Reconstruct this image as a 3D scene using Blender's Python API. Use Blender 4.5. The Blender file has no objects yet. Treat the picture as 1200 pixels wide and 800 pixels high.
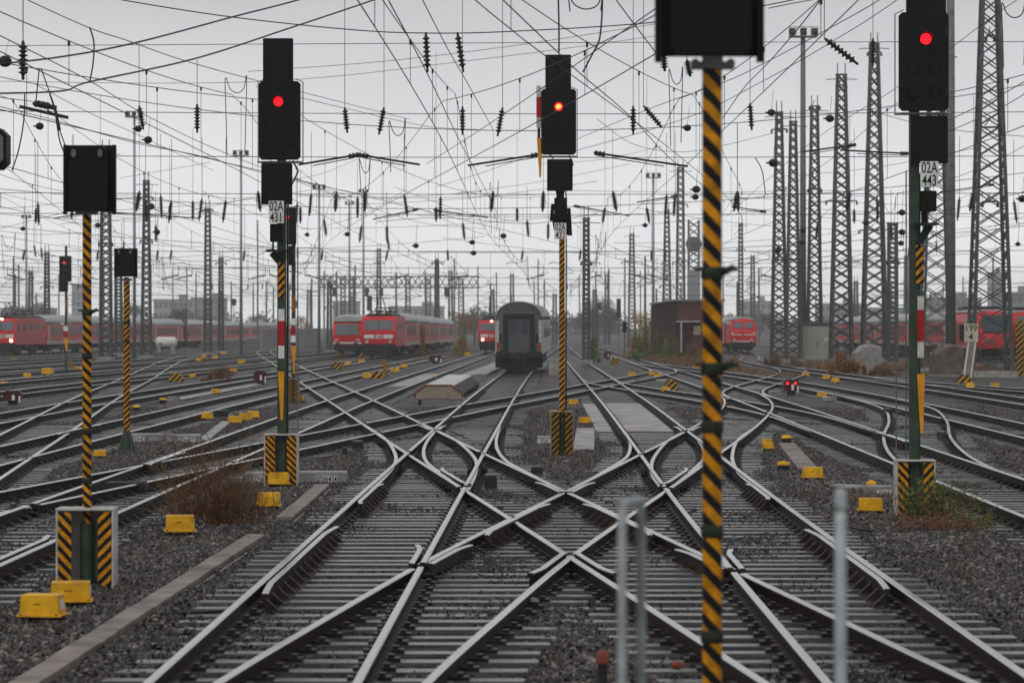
import bpy, math, random
import numpy as np
from mathutils import Vector, Matrix, Euler
random.seed(7); RNG = np.random.default_rng(7)
R = math.radians
scn = bpy.context.scene
COL = scn.collection
HAZE = .0004

# ------------------------------------------------------------------ camera, sky, sun, exposure
F = 3400.0; CAMZ = 2.6; HOR = 375.0           # focal length in photo pixels, eye height over rail, horizon row
cam_d = bpy.data.cameras.new("camera"); cam = bpy.data.objects.new("camera", cam_d); COL.objects.link(cam)
cam.location = (0, 0, CAMZ); cam.rotation_euler = (R(90), 0, 0)
cam_d.sensor_width = 36; cam_d.lens = F / 1200 * 36; cam_d.shift_y = -25 / 1200
cam_d.clip_start = 0.1; cam_d.clip_end = 4000
cam_d.dof.use_dof = True; cam_d.dof.focus_distance = 52; cam_d.dof.aperture_fstop = 3.6
scn.camera = cam
scn.view_settings.view_transform = 'Standard'; scn.view_settings.look = 'None'
scn.view_settings.exposure = 0.13; scn.view_settings.gamma = 1.0
SUN_EL, SUN_ROT = R(48), R(200)
w = bpy.data.worlds.new("World"); scn.world = w; w.use_nodes = True
nt = w.node_tree; nt.nodes.clear()
o_ = nt.nodes.new('ShaderNodeOutputWorld'); bg = nt.nodes.new('ShaderNodeBackground')
sky = nt.nodes.new('ShaderNodeTexSky'); sky.sky_type = 'NISHITA'; sky.sun_disc = False
sky.sun_elevation = SUN_EL; sky.sun_rotation = SUN_ROT; sky.dust_density = 4; sky.air_density = 1.0
hs = nt.nodes.new('ShaderNodeHueSaturation'); hs.inputs['Saturation'].default_value = 0.10
tc = nt.nodes.new('ShaderNodeTexCoord'); mp = nt.nodes.new('ShaderNodeMapping'); mp.inputs['Scale'].default_value = (1, 1, 3)
nz = nt.nodes.new('ShaderNodeTexNoise'); nz.inputs['Scale'].default_value = 2.2; nz.inputs['Detail'].default_value = 5
cr = nt.nodes.new('ShaderNodeValToRGB')
cr.color_ramp.elements[0].position = .3; cr.color_ramp.elements[0].color = (5.1, 5.17, 5.3, 1)
cr.color_ramp.elements[1].position = .75; cr.color_ramp.elements[1].color = (6.9, 6.93, 6.95, 1)
mx = nt.nodes.new('ShaderNodeMix'); mx.data_type = 'RGBA'; mx.inputs[0].default_value = 0.85
nt.links.new(tc.outputs['Generated'], mp.inputs[0]); nt.links.new(mp.outputs[0], nz.inputs['Vector'])
nt.links.new(nz.outputs[0], cr.inputs[0]); nt.links.new(sky.outputs[0], hs.inputs['Color'])
nt.links.new(hs.outputs[0], mx.inputs[6]); nt.links.new(cr.outputs[0], mx.inputs[7])
nt.links.new(mx.outputs[2], bg.inputs[0]); bg.inputs[1].default_value = 0.15
sx = nt.nodes.new('ShaderNodeSeparateXYZ'); nt.links.new(tc.outputs['Generated'], sx.inputs[0])
er = nt.nodes.new('ShaderNodeValToRGB'); nt.links.new(sx.outputs['Z'], er.inputs[0])
er.color_ramp.elements[0].position = 0.0; er.color_ramp.elements[0].color = (1.34, 1.34, 1.335, 1)
er.color_ramp.elements[1].position = .125; er.color_ramp.elements[1].color = (.55, .554, .562, 1)
em = nt.nodes.new('ShaderNodeMix'); em.data_type = 'RGBA'; em.blend_type = 'MULTIPLY'; em.inputs[0].default_value = 1
nt.links.new(mx.outputs[2], em.inputs[6]); nt.links.new(er.outputs[0], em.inputs[7]); nt.links.new(em.outputs[2], bg.inputs[0])
nt.links.new(bg.outputs[0], o_.inputs[0])
sun_d = bpy.data.lights.new("sun", 'SUN'); sun_d.energy = 0.6; sun_d.angle = R(25); sun_d.color = (1, .97, .93)
sun = bpy.data.objects.new("sun", sun_d); COL.objects.link(sun)
sun.rotation_euler = (R(90) - SUN_EL, 0, R(180) - SUN_ROT + R(0))
scn.cycles.use_denoising = True
scn.cycles.volume_bounces = 5; scn.cycles.max_bounces = 8

# ------------------------------------------------------------------ helpers
def zr(Y):                                     # the yard falls away gently beyond 80 m (rail level)
    t = np.maximum(np.asarray(Y, float) - 80, 0)
    z = -.0045 * (np.sqrt(t * t + 400) - 20)
    z = np.maximum(z, -1.9)
    return float(z) if np.ndim(z) == 0 else z
def solveY(off, extra):
    lo, hi = 3.0, 1500.0
    for _ in range(60):
        m = (lo + hi) / 2
        if (CAMZ + extra - zr(m)) * F / m > off: lo = m
        else: hi = m
    return lo
def G(px, py, extra=.19):                      # photo pixel on the ground -> world
    Y = solveY(py - HOR, extra); return Vector(((px - 600) * Y / F, Y, zr(Y) - extra))
def P(px, py, Y):                              # photo pixel at distance Y -> world
    return Vector(((px - 600) * Y / F, Y, CAMZ + (HOR - py) * Y / F))

class MB:
    def __init__(s): s.v = []; s.f = []; s.m = []; s.sm = []
    def add(s, vs, fs, m=0, smooth=False):
        n = len(s.v); s.v += [tuple(v) for v in vs]
        for f in fs: s.f.append(tuple(i + n for i in f)); s.m.append(m); s.sm.append(smooth)
    def box(s, c, d, m=0, rot=None, taper=1.0):
        x, y, z = d[0] / 2, d[1] / 2, d[2] / 2; t = taper
        vs = [Vector(p) for p in ((-x, -y, -z), (x, -y, -z), (x, y, -z), (-x, y, -z), (-x*t, -y*t, z), (x*t, -y*t, z), (x*t, y*t, z), (-x*t, y*t, z))]
        if rot is not None:
            M = Euler(rot).to_matrix(); vs = [M @ v for v in vs]
        c = Vector(c)
        s.add([v + c for v in vs], [(0, 3, 2, 1), (4, 5, 6, 7), (0, 1, 5, 4), (1, 2, 6, 5), (2, 3, 7, 6), (3, 0, 4, 7)], m)
    def bar(s, p, q, w, m=0, n=4, r2=None, caps=True, smooth=False):
        p, q = Vector(p), Vector(q); d = q - p
        if d.length < 1e-6: return
        d.normalize(); a = Vector((0, 0, 1)) if abs(d.z) < .9 else Vector((0, 1, 0))
        u = d.cross(a).normalized(); v = d.cross(u)
        ra = w / 2 * (1.414 if n == 4 else 1); rb = (r2 / 2 * (1.414 if n == 4 else 1)) if r2 else ra
        o = math.pi / 4 if n == 4 else 0
        A = [p + (u * math.cos(o + 2*math.pi*i/n) + v * math.sin(o + 2*math.pi*i/n)) * ra for i in range(n)]
        B = [q + (u * math.cos(o + 2*math.pi*i/n) + v * math.sin(o + 2*math.pi*i/n)) * rb for i in range(n)]
        fs = [(i, (i+1) % n, n + (i+1) % n, n + i) for i in range(n)]
        if caps: fs += [tuple(range(n-1, -1, -1)), tuple(range(n, 2*n))]
        s.add(A + B, fs, m, smooth)
    def wire(s, pts, r, m=0, n=4):
        pts = [Vector(p) for p in pts]; rings = []
        for i, p in enumerate(pts):
            d = (pts[min(i+1, len(pts)-1)] - pts[max(i-1, 0)])
            d = d.normalized() if d.length > 1e-9 else Vector((0, 1, 0))
            a = Vector((0, 0, 1)) if abs(d.z) < .9 else Vector((0, 1, 0))
            u = d.cross(a).normalized(); v = d.cross(u)
            rings += [p + (u * math.cos(2*math.pi*k/n) + v * math.sin(2*math.pi*k/n)) * r for k in range(n)]
        fs = []
        for i in range(len(pts)-1):
            for k in range(n): fs.append((i*n+k, i*n+(k+1) % n, (i+1)*n+(k+1) % n, (i+1)*n+k))
        s.add(rings, fs, m, n > 4)
    def lathe(s, prof, n=10, c=(0, 0, 0), m=0, axis='z', smooth=True):
        vs = []
        for r, h in prof:
            for k in range(n):
                a = 2*math.pi*k/n; x, y = r*math.cos(a), r*math.sin(a)
                p = (x, y, h) if axis == 'z' else ((x, h, y) if axis == 'y' else (h, x, y))
                vs.append(Vector(p) + Vector(c))
        fs = []
        for i in range(len(prof)-1):
            for k in range(n):
                q = (i*n+k, i*n+(k+1) % n, (i+1)*n+(k+1) % n, (i+1)*n+k); fs.append(q if axis != 'y' else q[::-1])
        e = len(prof)-1
        b0, b1 = tuple(range(n-1, -1, -1)), tuple(range(e*n, e*n+n))
        s.add(vs, fs, m, smooth); s.add([vs[i] for i in b0], [tuple(range(n))], m); s.add([vs[i] for i in b1], [tuple(range(n))], m)
    def prism(s, pts, lo, hi, axis='y', m=0, smooth=False):       # pts 2-D outline, extruded along axis
        def mk(a, b, h): return (a, h, b) if axis == 'y' else ((h, a, b) if axis == 'x' else (a, b, h))
        n = len(pts); vs = [mk(a, b, lo) for a, b in pts] + [mk(a, b, hi) for a, b in pts]
        s.add(vs, [(i, (i+1) % n, n+(i+1) % n, n+i) for i in range(n)], m, smooth)
        s.add(vs[:n], [tuple(range(n-1, -1, -1))], m); s.add(vs[n:], [tuple(range(n))], m)
    def loft(s, secs, m=0, smooth=True, caps=True):                # list of rings with equal counts
        n = len(secs[0]); vs = [p for r in secs for p in r]; fs = []
        for i in range(len(secs)-1):
            for k in range(n): fs.append((i*n+k, i*n+(k+1) % n, (i+1)*n+(k+1) % n, (i+1)*n+k))
        s.add(vs, fs, m, smooth)
        if caps:
            s.add(secs[0], [tuple(range(n-1, -1, -1))], m); s.add(secs[-1], [tuple(range(n))], m)
    def mesh(s, name, mats):
        me = bpy.data.meshes.new(name); me.from_pydata(s.v, [], s.f)
        for m in (mats if isinstance(mats, (list, tuple)) else [mats]): me.materials.append(m)
        me.polygons.foreach_set('material_index', s.m); me.polygons.foreach_set('use_smooth', s.sm)
        me.update(); return me
    def build(s, name, mats, parent=None, bevel=0, loc=None, fix=True):
        me = s.mesh(name, mats)
        if fix:
            import bmesh
            b = bmesh.new(); b.from_mesh(me); bmesh.ops.recalc_face_normals(b, faces=b.faces); b.to_mesh(me); b.free()
        o = bpy.data.objects.new(name, me); COL.objects.link(o)
        if parent: o.parent = parent
        if loc is not None: o.location = loc
        if bevel:
            md = o.modifiers.new('bevel', 'BEVEL'); md.width = bevel; md.segments = 2; md.limit_method = 'ANGLE'; md.angle_limit = R(40)
        return o
def tag(o, label=None, cat=None, group=None, kind=None):
    if label: o['label'] = label
    if cat: o['category'] = cat
    if group: o['group'] = group
    if kind: o['kind'] = kind
    return o
def thing(name, loc, label, cat, group=None, rz=0, scale=1):
    o = bpy.data.objects.new(name, None); COL.objects.link(o); o.empty_display_size = .2
    o.location = loc; o.rotation_euler = (0, 0, rz); o.scale = (scale,)*3
    return tag(o, label, cat, group)
def dup(root, loc, label, group=None, rz=None, scale=None):
    r = root.copy(); COL.objects.link(r); r.location = loc; r['label'] = label
    if group: r['group'] = group
    if rz is not None: r.rotation_euler = (0, 0, rz)
    if scale is not None: r.scale = scale if isinstance(scale, (tuple, list)) else (scale,)*3
    for ch in list(root.children):
        c = ch.copy(); COL.objects.link(c); c.parent = r
        for g in list(ch.children):
            d = g.copy(); COL.objects.link(d); d.parent = c
    return r

# ------------------------------------------------------------------ materials
def mat(name, col, rough=.6, metal=0, var=.25, scale=6, bump=0, bscale=40, col2=None, spec=.2, detail=4, coord='Object'):
    m = bpy.data.materials.new(name); m.use_nodes = True; t = m.node_tree; N = t.nodes; L = t.links
    b = N['Principled BSDF']; b.inputs['Roughness'].default_value = rough; b.inputs['Metallic'].default_value = metal
    b.inputs['Specular IOR Level'].default_value = spec
    c = N.new('ShaderNodeTexCoord'); n = N.new('ShaderNodeTexNoise'); n.inputs['Scale'].default_value = scale; n.inputs['Detail'].default_value = detail
    oi = N.new('ShaderNodeObjectInfo'); ad = N.new('ShaderNodeVectorMath'); ad.operation = 'MULTIPLY_ADD'; ad.inputs[1].default_value = (1, 1, 1); L.new(c.outputs[coord], ad.inputs[0]); om = N.new('ShaderNodeMath'); om.operation = 'MULTIPLY'; om.inputs[1].default_value = 37; L.new(oi.outputs['Random'], om.inputs[0]); L.new(om.outputs[0], ad.inputs[2])
    L.new(ad.outputs[0], n.inputs['Vector'])
    r = N.new('ShaderNodeValToRGB'); r.color_ramp.elements[0].position = .3; r.color_ramp.elements[1].position = .7
    d = col2 if col2 else tuple(x * (1 - var) for x in col); u = tuple(min(1, x * (1 + var * .6)) for x in col)
    r.color_ramp.elements[0].color = (*d, 1); r.color_ramp.elements[1].color = (*u, 1)
    L.new(n.outputs[0], r.inputs[0]); L.new(r.outputs[0], b.inputs['Base Color'])
    mr = N.new('ShaderNodeMapRange'); mr.inputs[3].default_value = max(.02, rough - .12); mr.inputs[4].default_value = min(1, rough + .12)
    L.new(n.outputs[0], mr.inputs[0]); L.new(mr.outputs[0], b.inputs['Roughness'])
    if bump:
        n2 = N.new('ShaderNodeTexNoise'); n2.inputs['Scale'].default_value = bscale; L.new(c.outputs[coord], n2.inputs['Vector'])
        bp = N.new('ShaderNodeBump'); bp.inputs['Strength'].default_value = bump; bp.inputs['Distance'].default_value = .01
        L.new(n2.outputs[0], bp.inputs['Height']); L.new(bp.outputs[0], b.inputs['Normal'])
    return m
def emis(name, col, st):
    m = bpy.data.materials.new(name); m.use_nodes = True; b = m.node_tree.nodes['Principled BSDF']
    b.inputs['Base Color'].default_value = (*col, 1); b.inputs['Emission Color'].default_value = (*col, 1); b.inputs['Emission Strength'].default_value = st
    return m
def stripes(name, kx, period, ya=(.70, .29, .008), yb=(.010, .010, .011), duty=.5, rough=.45, phase=0):
    m = bpy.data.materials.new(name); m.use_nodes = True; t = m.node_tree; N = t.nodes; L = t.links; b = N['Principled BSDF']
    c = N.new('ShaderNodeTexCoord'); s = N.new('ShaderNodeSeparateXYZ'); L.new(c.outputs['Object'], s.inputs[0])
    k = N.new('ShaderNodeMath'); k.operation = 'MULTIPLY_ADD'; k.inputs[1].default_value = kx
    L.new(s.outputs['X'], k.inputs[0]); L.new(s.outputs['Z'], k.inputs[2])
    a = N.new('ShaderNodeMath'); a.operation = 'ADD'; a.inputs[1].default_value = 50 + phase; L.new(k.outputs[0], a.inputs[0])
    d = N.new('ShaderNodeMath'); d.operation = 'DIVIDE'; d.inputs[1].default_value = period; L.new(a.outputs[0], d.inputs[0])
    f = N.new('ShaderNodeMath'); f.operation = 'FRACT'; L.new(d.outputs[0], f.inputs[0])
    g = N.new('ShaderNodeMath'); g.operation = 'GREATER_THAN'; g.inputs[1].default_value = duty; L.new(f.outputs[0], g.inputs[0])
    n = N.new('ShaderNodeTexNoise'); n.inputs['Scale'].default_value = 14; n.inputs['Detail'].default_value = 6; L.new(c.outputs['Object'], n.inputs['Vector'])
    r = N.new('ShaderNodeValToRGB'); r.color_ramp.elements[0].position = .32; r.color_ramp.elements[1].position = .62
    r.color_ramp.elements[0].color = (*(x*.45 for x in ya), 1); r.color_ramp.elements[1].color = (*ya, 1); L.new(n.outputs[0], r.inputs[0])
    n3 = N.new('ShaderNodeTexNoise'); n3.inputs['Scale'].default_value = 45; n3.inputs['Detail'].default_value = 4; L.new(c.outputs['Object'], n3.inputs['Vector'])
    w1 = N.new('ShaderNodeMath'); w1.operation = 'MULTIPLY_ADD'; w1.inputs[1].default_value = .10; w1.inputs[2].default_value = -.05; L.new(n3.outputs[0], w1.inputs[0])
    w2 = N.new('ShaderNodeMath'); w2.operation = 'ADD'; L.new(f.outputs[0], w2.inputs[0]); L.new(w1.outputs[0], w2.inputs[1]); L.new(w2.outputs[0], g.inputs[0])
    x = N.new('ShaderNodeMix'); x.data_type = 'RGBA'; L.new(g.outputs[0], x.inputs[0]); x.inputs[6].default_value = (*yb, 1); L.new(r.outputs[0], x.inputs[7])
    L.new(x.outputs[2], b.inputs['Base Color']); b.inputs['Roughness'].default_value = rough; b.inputs['Specular IOR Level'].default_value = .12
    return m
M = {}
M['rail_top'] = mat('worn_rail_steel', (.68, .67, .67), .24, .85, .10, .6)
M['rail_side'] = mat('rusty_rail_steel', (.026, .017, .012), .6, 0, .5, 5, spec=.15)
M['plate'] = mat('dark_baseplate', (.02, .017, .015), .42, 0, .4, 11)
M['sleeper'] = mat('wet_sleeper', (.10, .094, .094), .19, 0, .5, 4, .3, 30, spec=1.0, coord='Generated', col2=(.018, .015, .014), detail=8)
M['green'] = mat('dark_green_paint', (.040, .065, .040), .5, 0, .4, 7)
M['lattice'] = mat('grey_green_lattice', (.070, .085, .080), .55, 0, .35, 2)
M['galv'] = mat('galvanised_steel', (.34, .37, .38), .42, .4, .25, 9)
M['galv_dark'] = mat('dull_galvanised_steel', (.13, .145, .13), .5, .2, .3, 9)
M['black'] = mat('black_signal_paint', (.005, .005, .006), .55, 0, .4, 5, spec=.15)
M['blackish'] = mat('dark_iron', (.022, .022, .022), .55, 0, .4, 8)
M['wire'] = mat('dark_wire', (.045, .045, .047), .5, .0, .2, 4)
M['insul'] = mat('brown_insulator', (.035, .025, .022), .3, 0, .3, 9)
M['yellow'] = mat('yellow_paint', (.80, .43, .010), .42, 0, .25, 5, col2=(.46, .22, .012), detail=9)
M['orange'] = mat('orange_wedge_paint', (.70, .30, .012), .45, 0, .2, 6)
M['white'] = mat('white_paint', (.72, .72, .70), .5, 0, .2, 6)
M['offwhite'] = mat('dirty_white_paint', (.50, .49, .46), .55, 0, .3, 5)
M['red'] = mat('signal_red_paint', (.40, .012, .014), .4, 0, .2, 4)
M['train_red'] = mat('train_red_paint', (.60, .014, .014), .38, 0, .2, .7)
M['train_dark'] = mat('underframe_grime', (.028, .027, .027), .7, 0, .4, 2)
M['train_roof'] = mat('silver_roof', (.42, .43, .44), .5, .1, .25, 1)
M['train_grey'] = mat('coach_grey', (.125, .135, .145), .5, 0, .3, 1)
M['glass'] = mat('dark_window_glass', (.045, .055, .065), .12, 0, .2, 1)
M['wind'] = mat('windscreen_glass', (.14, .16, .17), .1, 0, .2, 1)
M['concrete'] = mat('weathered_concrete', (.30, .29, .27), .6, 0, .35, 4, .4, 30)
M['concrete_pale'] = mat('pale_wet_concrete', (.34, .335, .33), .45, 0, .6, 1.6, .4, 30, detail=9)
M['conc_brown'] = mat('brown_concrete', (.27, .22, .165), .65, 0, .3, 5, .4, 25)
M['hut'] = mat('grey_green_sheet_metal', (.40, .45, .37), .5, 0, .15, 2)
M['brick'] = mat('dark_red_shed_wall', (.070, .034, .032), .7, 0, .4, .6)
M['brick_lit'] = mat('lit_shed_wall', (.105, .036, .036), .65, 0, .3, .8)  # brighter copy of the shed wall colour, painted as if lit, for the gable
M['bld'] = mat('hazed_grey_render', (.34, .34, .35), .7, 0, .2, .1)  # wall grey lightened to stand in for distance haze
M['bld2'] = mat('slate_grey_cladding', (.22, .22, .235), .7, 0, .2, .1)
M['bld3'] = mat('tan_render_wall', (.30, .25, .20), .7, 0, .2, .1)
M['pane'] = mat('office_glass', (.07, .08, .09), .2, 0, .2, .3)
M['twig'] = mat('red_brown_twigs', (.19, .085, .036), .8, 0, .5, 20, col2=(.06, .03, .018))
M['drygrass'] = mat('straw_grass', (.20, .14, .07), .8, 0, .4, 8, col2=(.09, .055, .03))
M['leaf'] = mat('green_weed_leaves', (.085, .135, .030), .6, 0, .5, 10)
M['leaf_y'] = mat('yellow_autumn_leaves', (.30, .20, .03), .6, 0, .5, 3)
M['leaf_o'] = mat('orange_autumn_leaves', (.22, .10, .025), .7, 0, .5, 3)
M['tree'] = mat('bare_grey_tree_crown', (.085, .075, .065), .8, 0, .4, 1)
M['bark'] = mat('grey_bark', (.06, .05, .04), .9, 0, .3, 4)
M['cap'] = mat('rust_red_cap', (.22, .055, .03), .5, 0, .3, 20)
M['cable'] = mat('black_cable', (.02, .02, .02), .45, 0, .3, 20)
M['text'] = mat('black_lettering', (.015, .015, .015), .5, 0, .1, 5)
M['text_red'] = mat('red_lettering', (.40, .02, .02), .5, 0, .1, 5)
M['km'] = mat('cream_sign', (.55, .49, .37), .5, 0, .2, 6)
M['lamp_red'] = emis('red_lamp', (1, .004, .012), 1.7); M['lamp_amber'] = emis('amber_red_lamp', (1, .17, .03), 4)
M['lamp_warm'] = emis('headlamp', (1, .82, .55), 8); M['lamp_dim'] = emis('dim_red_lamp', (1, .02, .03), .9)
M['st_dn'] = stripes('stripes_falling_right', 1.05, .128); M['st_up'] = stripes('stripes_rising_right', -1.05, .135)
M['st_fine'] = stripes('fine_stripes_falling_right', 1.0, .107); M['st_mid'] = stripes('stripes_rising_right_fine', -1.0, .118)
M['st_dull'] = stripes('dull_stripes', -1.0, .125, ya=(.36, .17, .015))
M['st_big'] = stripes('wide_stripes', -1.1, .30, ya=(.70, .36, .02)); M['st_big2'] = stripes('wide_stripes_falling', 1.1, .30, ya=(.70, .36, .02))

# ------------------------------------------------------------------ track geometry
class Line:                                    # X as a smooth function of Y
    def __init__(s, pts): s.y = np.array([p[0] for p in pts], float); s.x = np.array([p[1] for p in pts], float); s._prep()
    def _prep(s):
        y, x = s.y, s.x; d = np.diff(x) / np.diff(y); m = np.empty_like(x); m[0] = d[0]; m[-1] = d[-1]
        h = np.diff(y)
        if len(y) > 2: m[1:-1] = (d[:-1] * h[1:] + d[1:] * h[:-1]) / (h[1:] + h[:-1])
        s.m = m
    def __call__(s, Y):
        Y = np.asarray(Y, float); i = np.clip(np.searchsorted(s.y, Y) - 1, 0, len(s.y)-2)
        h = s.y[i+1] - s.y[i]; t = (Y - s.y[i]) / h
        return ((2*t**3-3*t**2+1)*s.x[i] + (t**3-2*t**2+t)*h*s.m[i] + (-2*t**3+3*t**2)*s.x[i+1] + (t**3-t**2)*h*s.m[i+1])
    def slope(s, Y): return (s(np.asarray(Y)+.2) - s(np.asarray(Y)-.2)) / .4
def leftline(x80): return [(12, x80 - .85), (80, x80), (250, x80 + 2.2), (420, x80 + 4.6), (640, x80 + 8)]
T = {}
T['D'] = [(10, -2.04), (60, -1.26), (174, .53), (260, 2.2), (420, 6), (640, 12)]
T['A'] = [(10, 3.0), (40, 3.1), (65, 3.35), (221, 4.95), (420, 7.7), (640, 11)]
T['E'] = [(10, 7.3), (50, 7.68), (101, 8.22), (220, 9.6), (420, 12.2), (640, 15)]
T['F'] = [(10, 11.5), (92, 12.3), (130, 12.2), (170, 11), (205, 9.7), (220, 9.6)]
T['G'] = [(40, 16.2), (93, 16.7), (150, 17.2), (200, 17.8), (230, 19), (270, 22.2), (300, 24.4), (325, 25.8), (355, 26.6), (500, 29)]
T['H'] = [(70, 21.1), (80, 21.2), (100, 20.9), (115, 19.9), (128, 18.5), (140, 17.7), (155, 17.25)]
T['I'] = [(150, 37.7), (234, 39), (330, 40.3), (500, 43)]
T['J'] = [(150, 42.2), (241, 43.4), (330, 44.6), (500, 47)]
T['L1'] = [(10, -6.45), (33, -6.2), (57, -5.85), (200, -4.0), (333, -2.3), (640, 2.5)]
T['L2'] = [(10, -10.5), (48, -10.05), (61, -9.85), (80, -9.5), (200, -7.9), (333, -6.2), (640, -2)]
T['L3'] = leftline(-13.7)
for i, x in enumerate((-18.8, -23.6, -28.4, -33.2, -38.1, -42.9, -47.7, -52.5, -57.3)): T['L%d' % (i+4)] = [p for p in leftline(x)]
T['B'] = [(10, 3.75), (20.9, 2.6), (32.2, 1.4), (44.2, .1), (56.3, -1.22), (80.4, -3.75), (126, -8.35), (200, -15.6), (386, -32.5), (430, -35)]
T['C'] = [(12, -2.1), (22.3, -1.25), (25.6, -.88), (31.3, -.22), (38, .68), (44.6, 1.6), (56.3, 3.2), (67.5, 4.72), (73, 5.43), (81, 6.4), (88, 7.15), (97, 7.85), (105, 8.25)]
T['K'] = [(33, -8.65), (45, -7.0), (59.5, -5.0), (88.4, -1.04), (108, 1.64), (127, 4.1), (150, 7.0), (165, 8.6), (178, 9.15)]
T['M'] = [(20, -6.7), (33, -7.8), (48, -9.25), (66.5, -11), (105, -14.8), (140, -18.1), (182, -22.3), (260, -29.5), (330, -34)]
T['S1'] = [(45, -1.44), (49, -1.39), (54.2, -1.42), (60, -1.72), (65.5, -2.15), (70, -2.63), (75, -3.17)]
T['S2'] = [(46, -.1), (50, -.47), (54, -.83), (58.5, -1.03), (63.6, -1.1), (68.5, -1.08), (72, -1.06)]
T['S3'] = [(46, 3.11), (49, 3.14), (54, 3.36), (58.5, 3.7), (65.5, 4.4), (70, 5.03)]
T['S4'] = [(46, 1.79), (52, 2.52), (55.3, 2.9), (60, 3.2), (65.5, 3.38), (70, 3.42)]
T['X1'] = [(45, 7.63), (49, 7.7), (55, 8.03), (60, 8.5), (65.5, 9.15), (76.9, 10.75), (86.7, 11.85), (95, 12.25), (103, 12.33)]
T['X2'] = [(98, 8.2), (110, 8.75), (120, 9.9), (136, 12.2), (150, 14.2), (165, 16), (178, 17.1), (190, 17.65)]
T['X3'] = [(68, 7.88), (82, 7.8), (95, 7.0), (115, 5.2), (128, 4.25), (140, 4.12)]
LN = {k: Line(v) for k, v in T.items()}
DZ = {k: -.0022 * i for i, k in enumerate(['D', 'A', 'E', 'L1', 'L2', 'F', 'G', 'L3', 'B', 'C', 'K', 'M', 'S1', 'S2', 'S3', 'S4', 'X1', 'X2', 'X3', 'H'])}
GAU = .7525
MAIN = ['D', 'A', 'E', 'L1', 'L2', 'L3', 'F', 'G', 'H', 'I', 'J'] + ['L%d' % i for i in range(4, 13)]
def prof_xz(): # rail head, web, foot (x, z), z = 0 at running surface
    h = [(-.036, -.012), (-.028, 0), (.028, 0), (.036, -.012), (.036, -.038), (.010, -.052), (.010, -.128), (.070, -.143), (.070, -.158)]
    return h + [(-x, z) for x, z in h[:3:-1]]
PROF = prof_xz(); PN = len(PROF)
PMAT = [0, 0, 0, 1, 1, 1, 1, 1, 1, 1, 1, 1, 1, 1]
def rail_mesh(key, side, y0=None, y1=None, off=None, lift=0., plates=True, cuts=True):
    L = LN[key]; y0 = L.y[0] if y0 is None else y0; y1 = L.y[-1] if y1 is None else y1
    off = GAU * side if off is None else off
    ys = np.concatenate([np.arange(y0, min(y1, 110), .05), np.arange(max(110, y0), min(y1, 260), 2.0), np.arange(max(260, y0), y1, 6.0), [y1]])
    sl = L.slope(ys); c = 1 / np.sqrt(1 + sl**2)
    X = L(ys) + off * c; YY = ys - off * sl * c
    keep = np.ones(len(ys), bool)
    if cuts:
        for k2, L2 in LN.items():
            if k2 == key: continue
            if k2 in ('S1', 'S2', 'S3', 'S4') and key in ('S1', 'S2', 'S3', 'S4'): continue
            if L2.y[0] > 112: continue
            ok = (YY > L2.y[0]) & (YY < L2.y[-1]) & (YY < 108)
            if not ok.any(): continue
            s2 = L2.slope(YY); o = (X - L2(YY)) / np.sqrt(1 + s2**2)
            for sg in (-1, 1):
                a = o * sg
                hit = np.where(ok & (a > .662) & (a < .716))[0]
                for i in hit:
                    w0, w1 = max(0, i-150), min(len(ys)-1, i+150)
                    seg = a[w0:w1][ok[w0:w1]]
                    if seg.min() < .60 and seg.max() > .85: keep[i] = False
    mb = MB(); i = 0; n = len(ys); Z = zr(YY) + DZ.get(key, 0) + lift
    while i < n:
        if not keep[i]: i += 1; continue
        j = i
        while j+1 < n and keep[j+1]: j += 1
        if j - i >= 4 or ys[j] > 108:
            idx = [i]; 
            for q in range(i+1, j):
                if ys[q] > 108 or ys[q] - ys[idx[-1]] >= (.5 if ys[q] < 80 else 1.0) - 1e-6: idx.append(q)
            idx.append(j); vs = []
            for q in idx:
                nx, ny = c[q], -sl[q]*c[q]
                vs += [(X[q] + x*nx, YY[q] + x*ny, Z[q] + z) for x, z in PROF]
            for a in range(len(idx)-1):
                for k in range(PN):
                    mb.add([], []); f = (a*PN+k, a*PN+(k+1) % PN, (a+1)*PN+(k+1) % PN, (a+1)*PN+k)
                    mb.f.append(tuple(len(mb.v)+u for u in f)); mb.m.append(PMAT[k]); mb.sm.append(False)
            b = len(mb.v); mb.v += vs
            mb.f.append(tuple(b+u for u in range(PN))); mb.m.append(1); mb.sm.append(False)
            e = b + (len(idx)-1)*PN; mb.f.append(tuple(e+u for u in range(PN-1, -1, -1))); mb.m.append(1); mb.sm.append(False)
        i = j+1
    if plates:
        for yk in np.arange(math.ceil(max(y0, 18) / .62) * .62, min(y1, 115), .62):
            s_ = float(L.slope(yk)); x_ = float(L(yk)) + off; z_ = zr(yk) - .158
            mb.box((x_, yk, z_ + .012), (.34, .16, .024), 2)
            for q in (-1, 1): mb.box((x_ + q*.098, yk, z_ + .034), (.05, .11, .035), 2)
    return mb
RM = [M['rail_top'], M['rail_side'], M['plate']]
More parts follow.
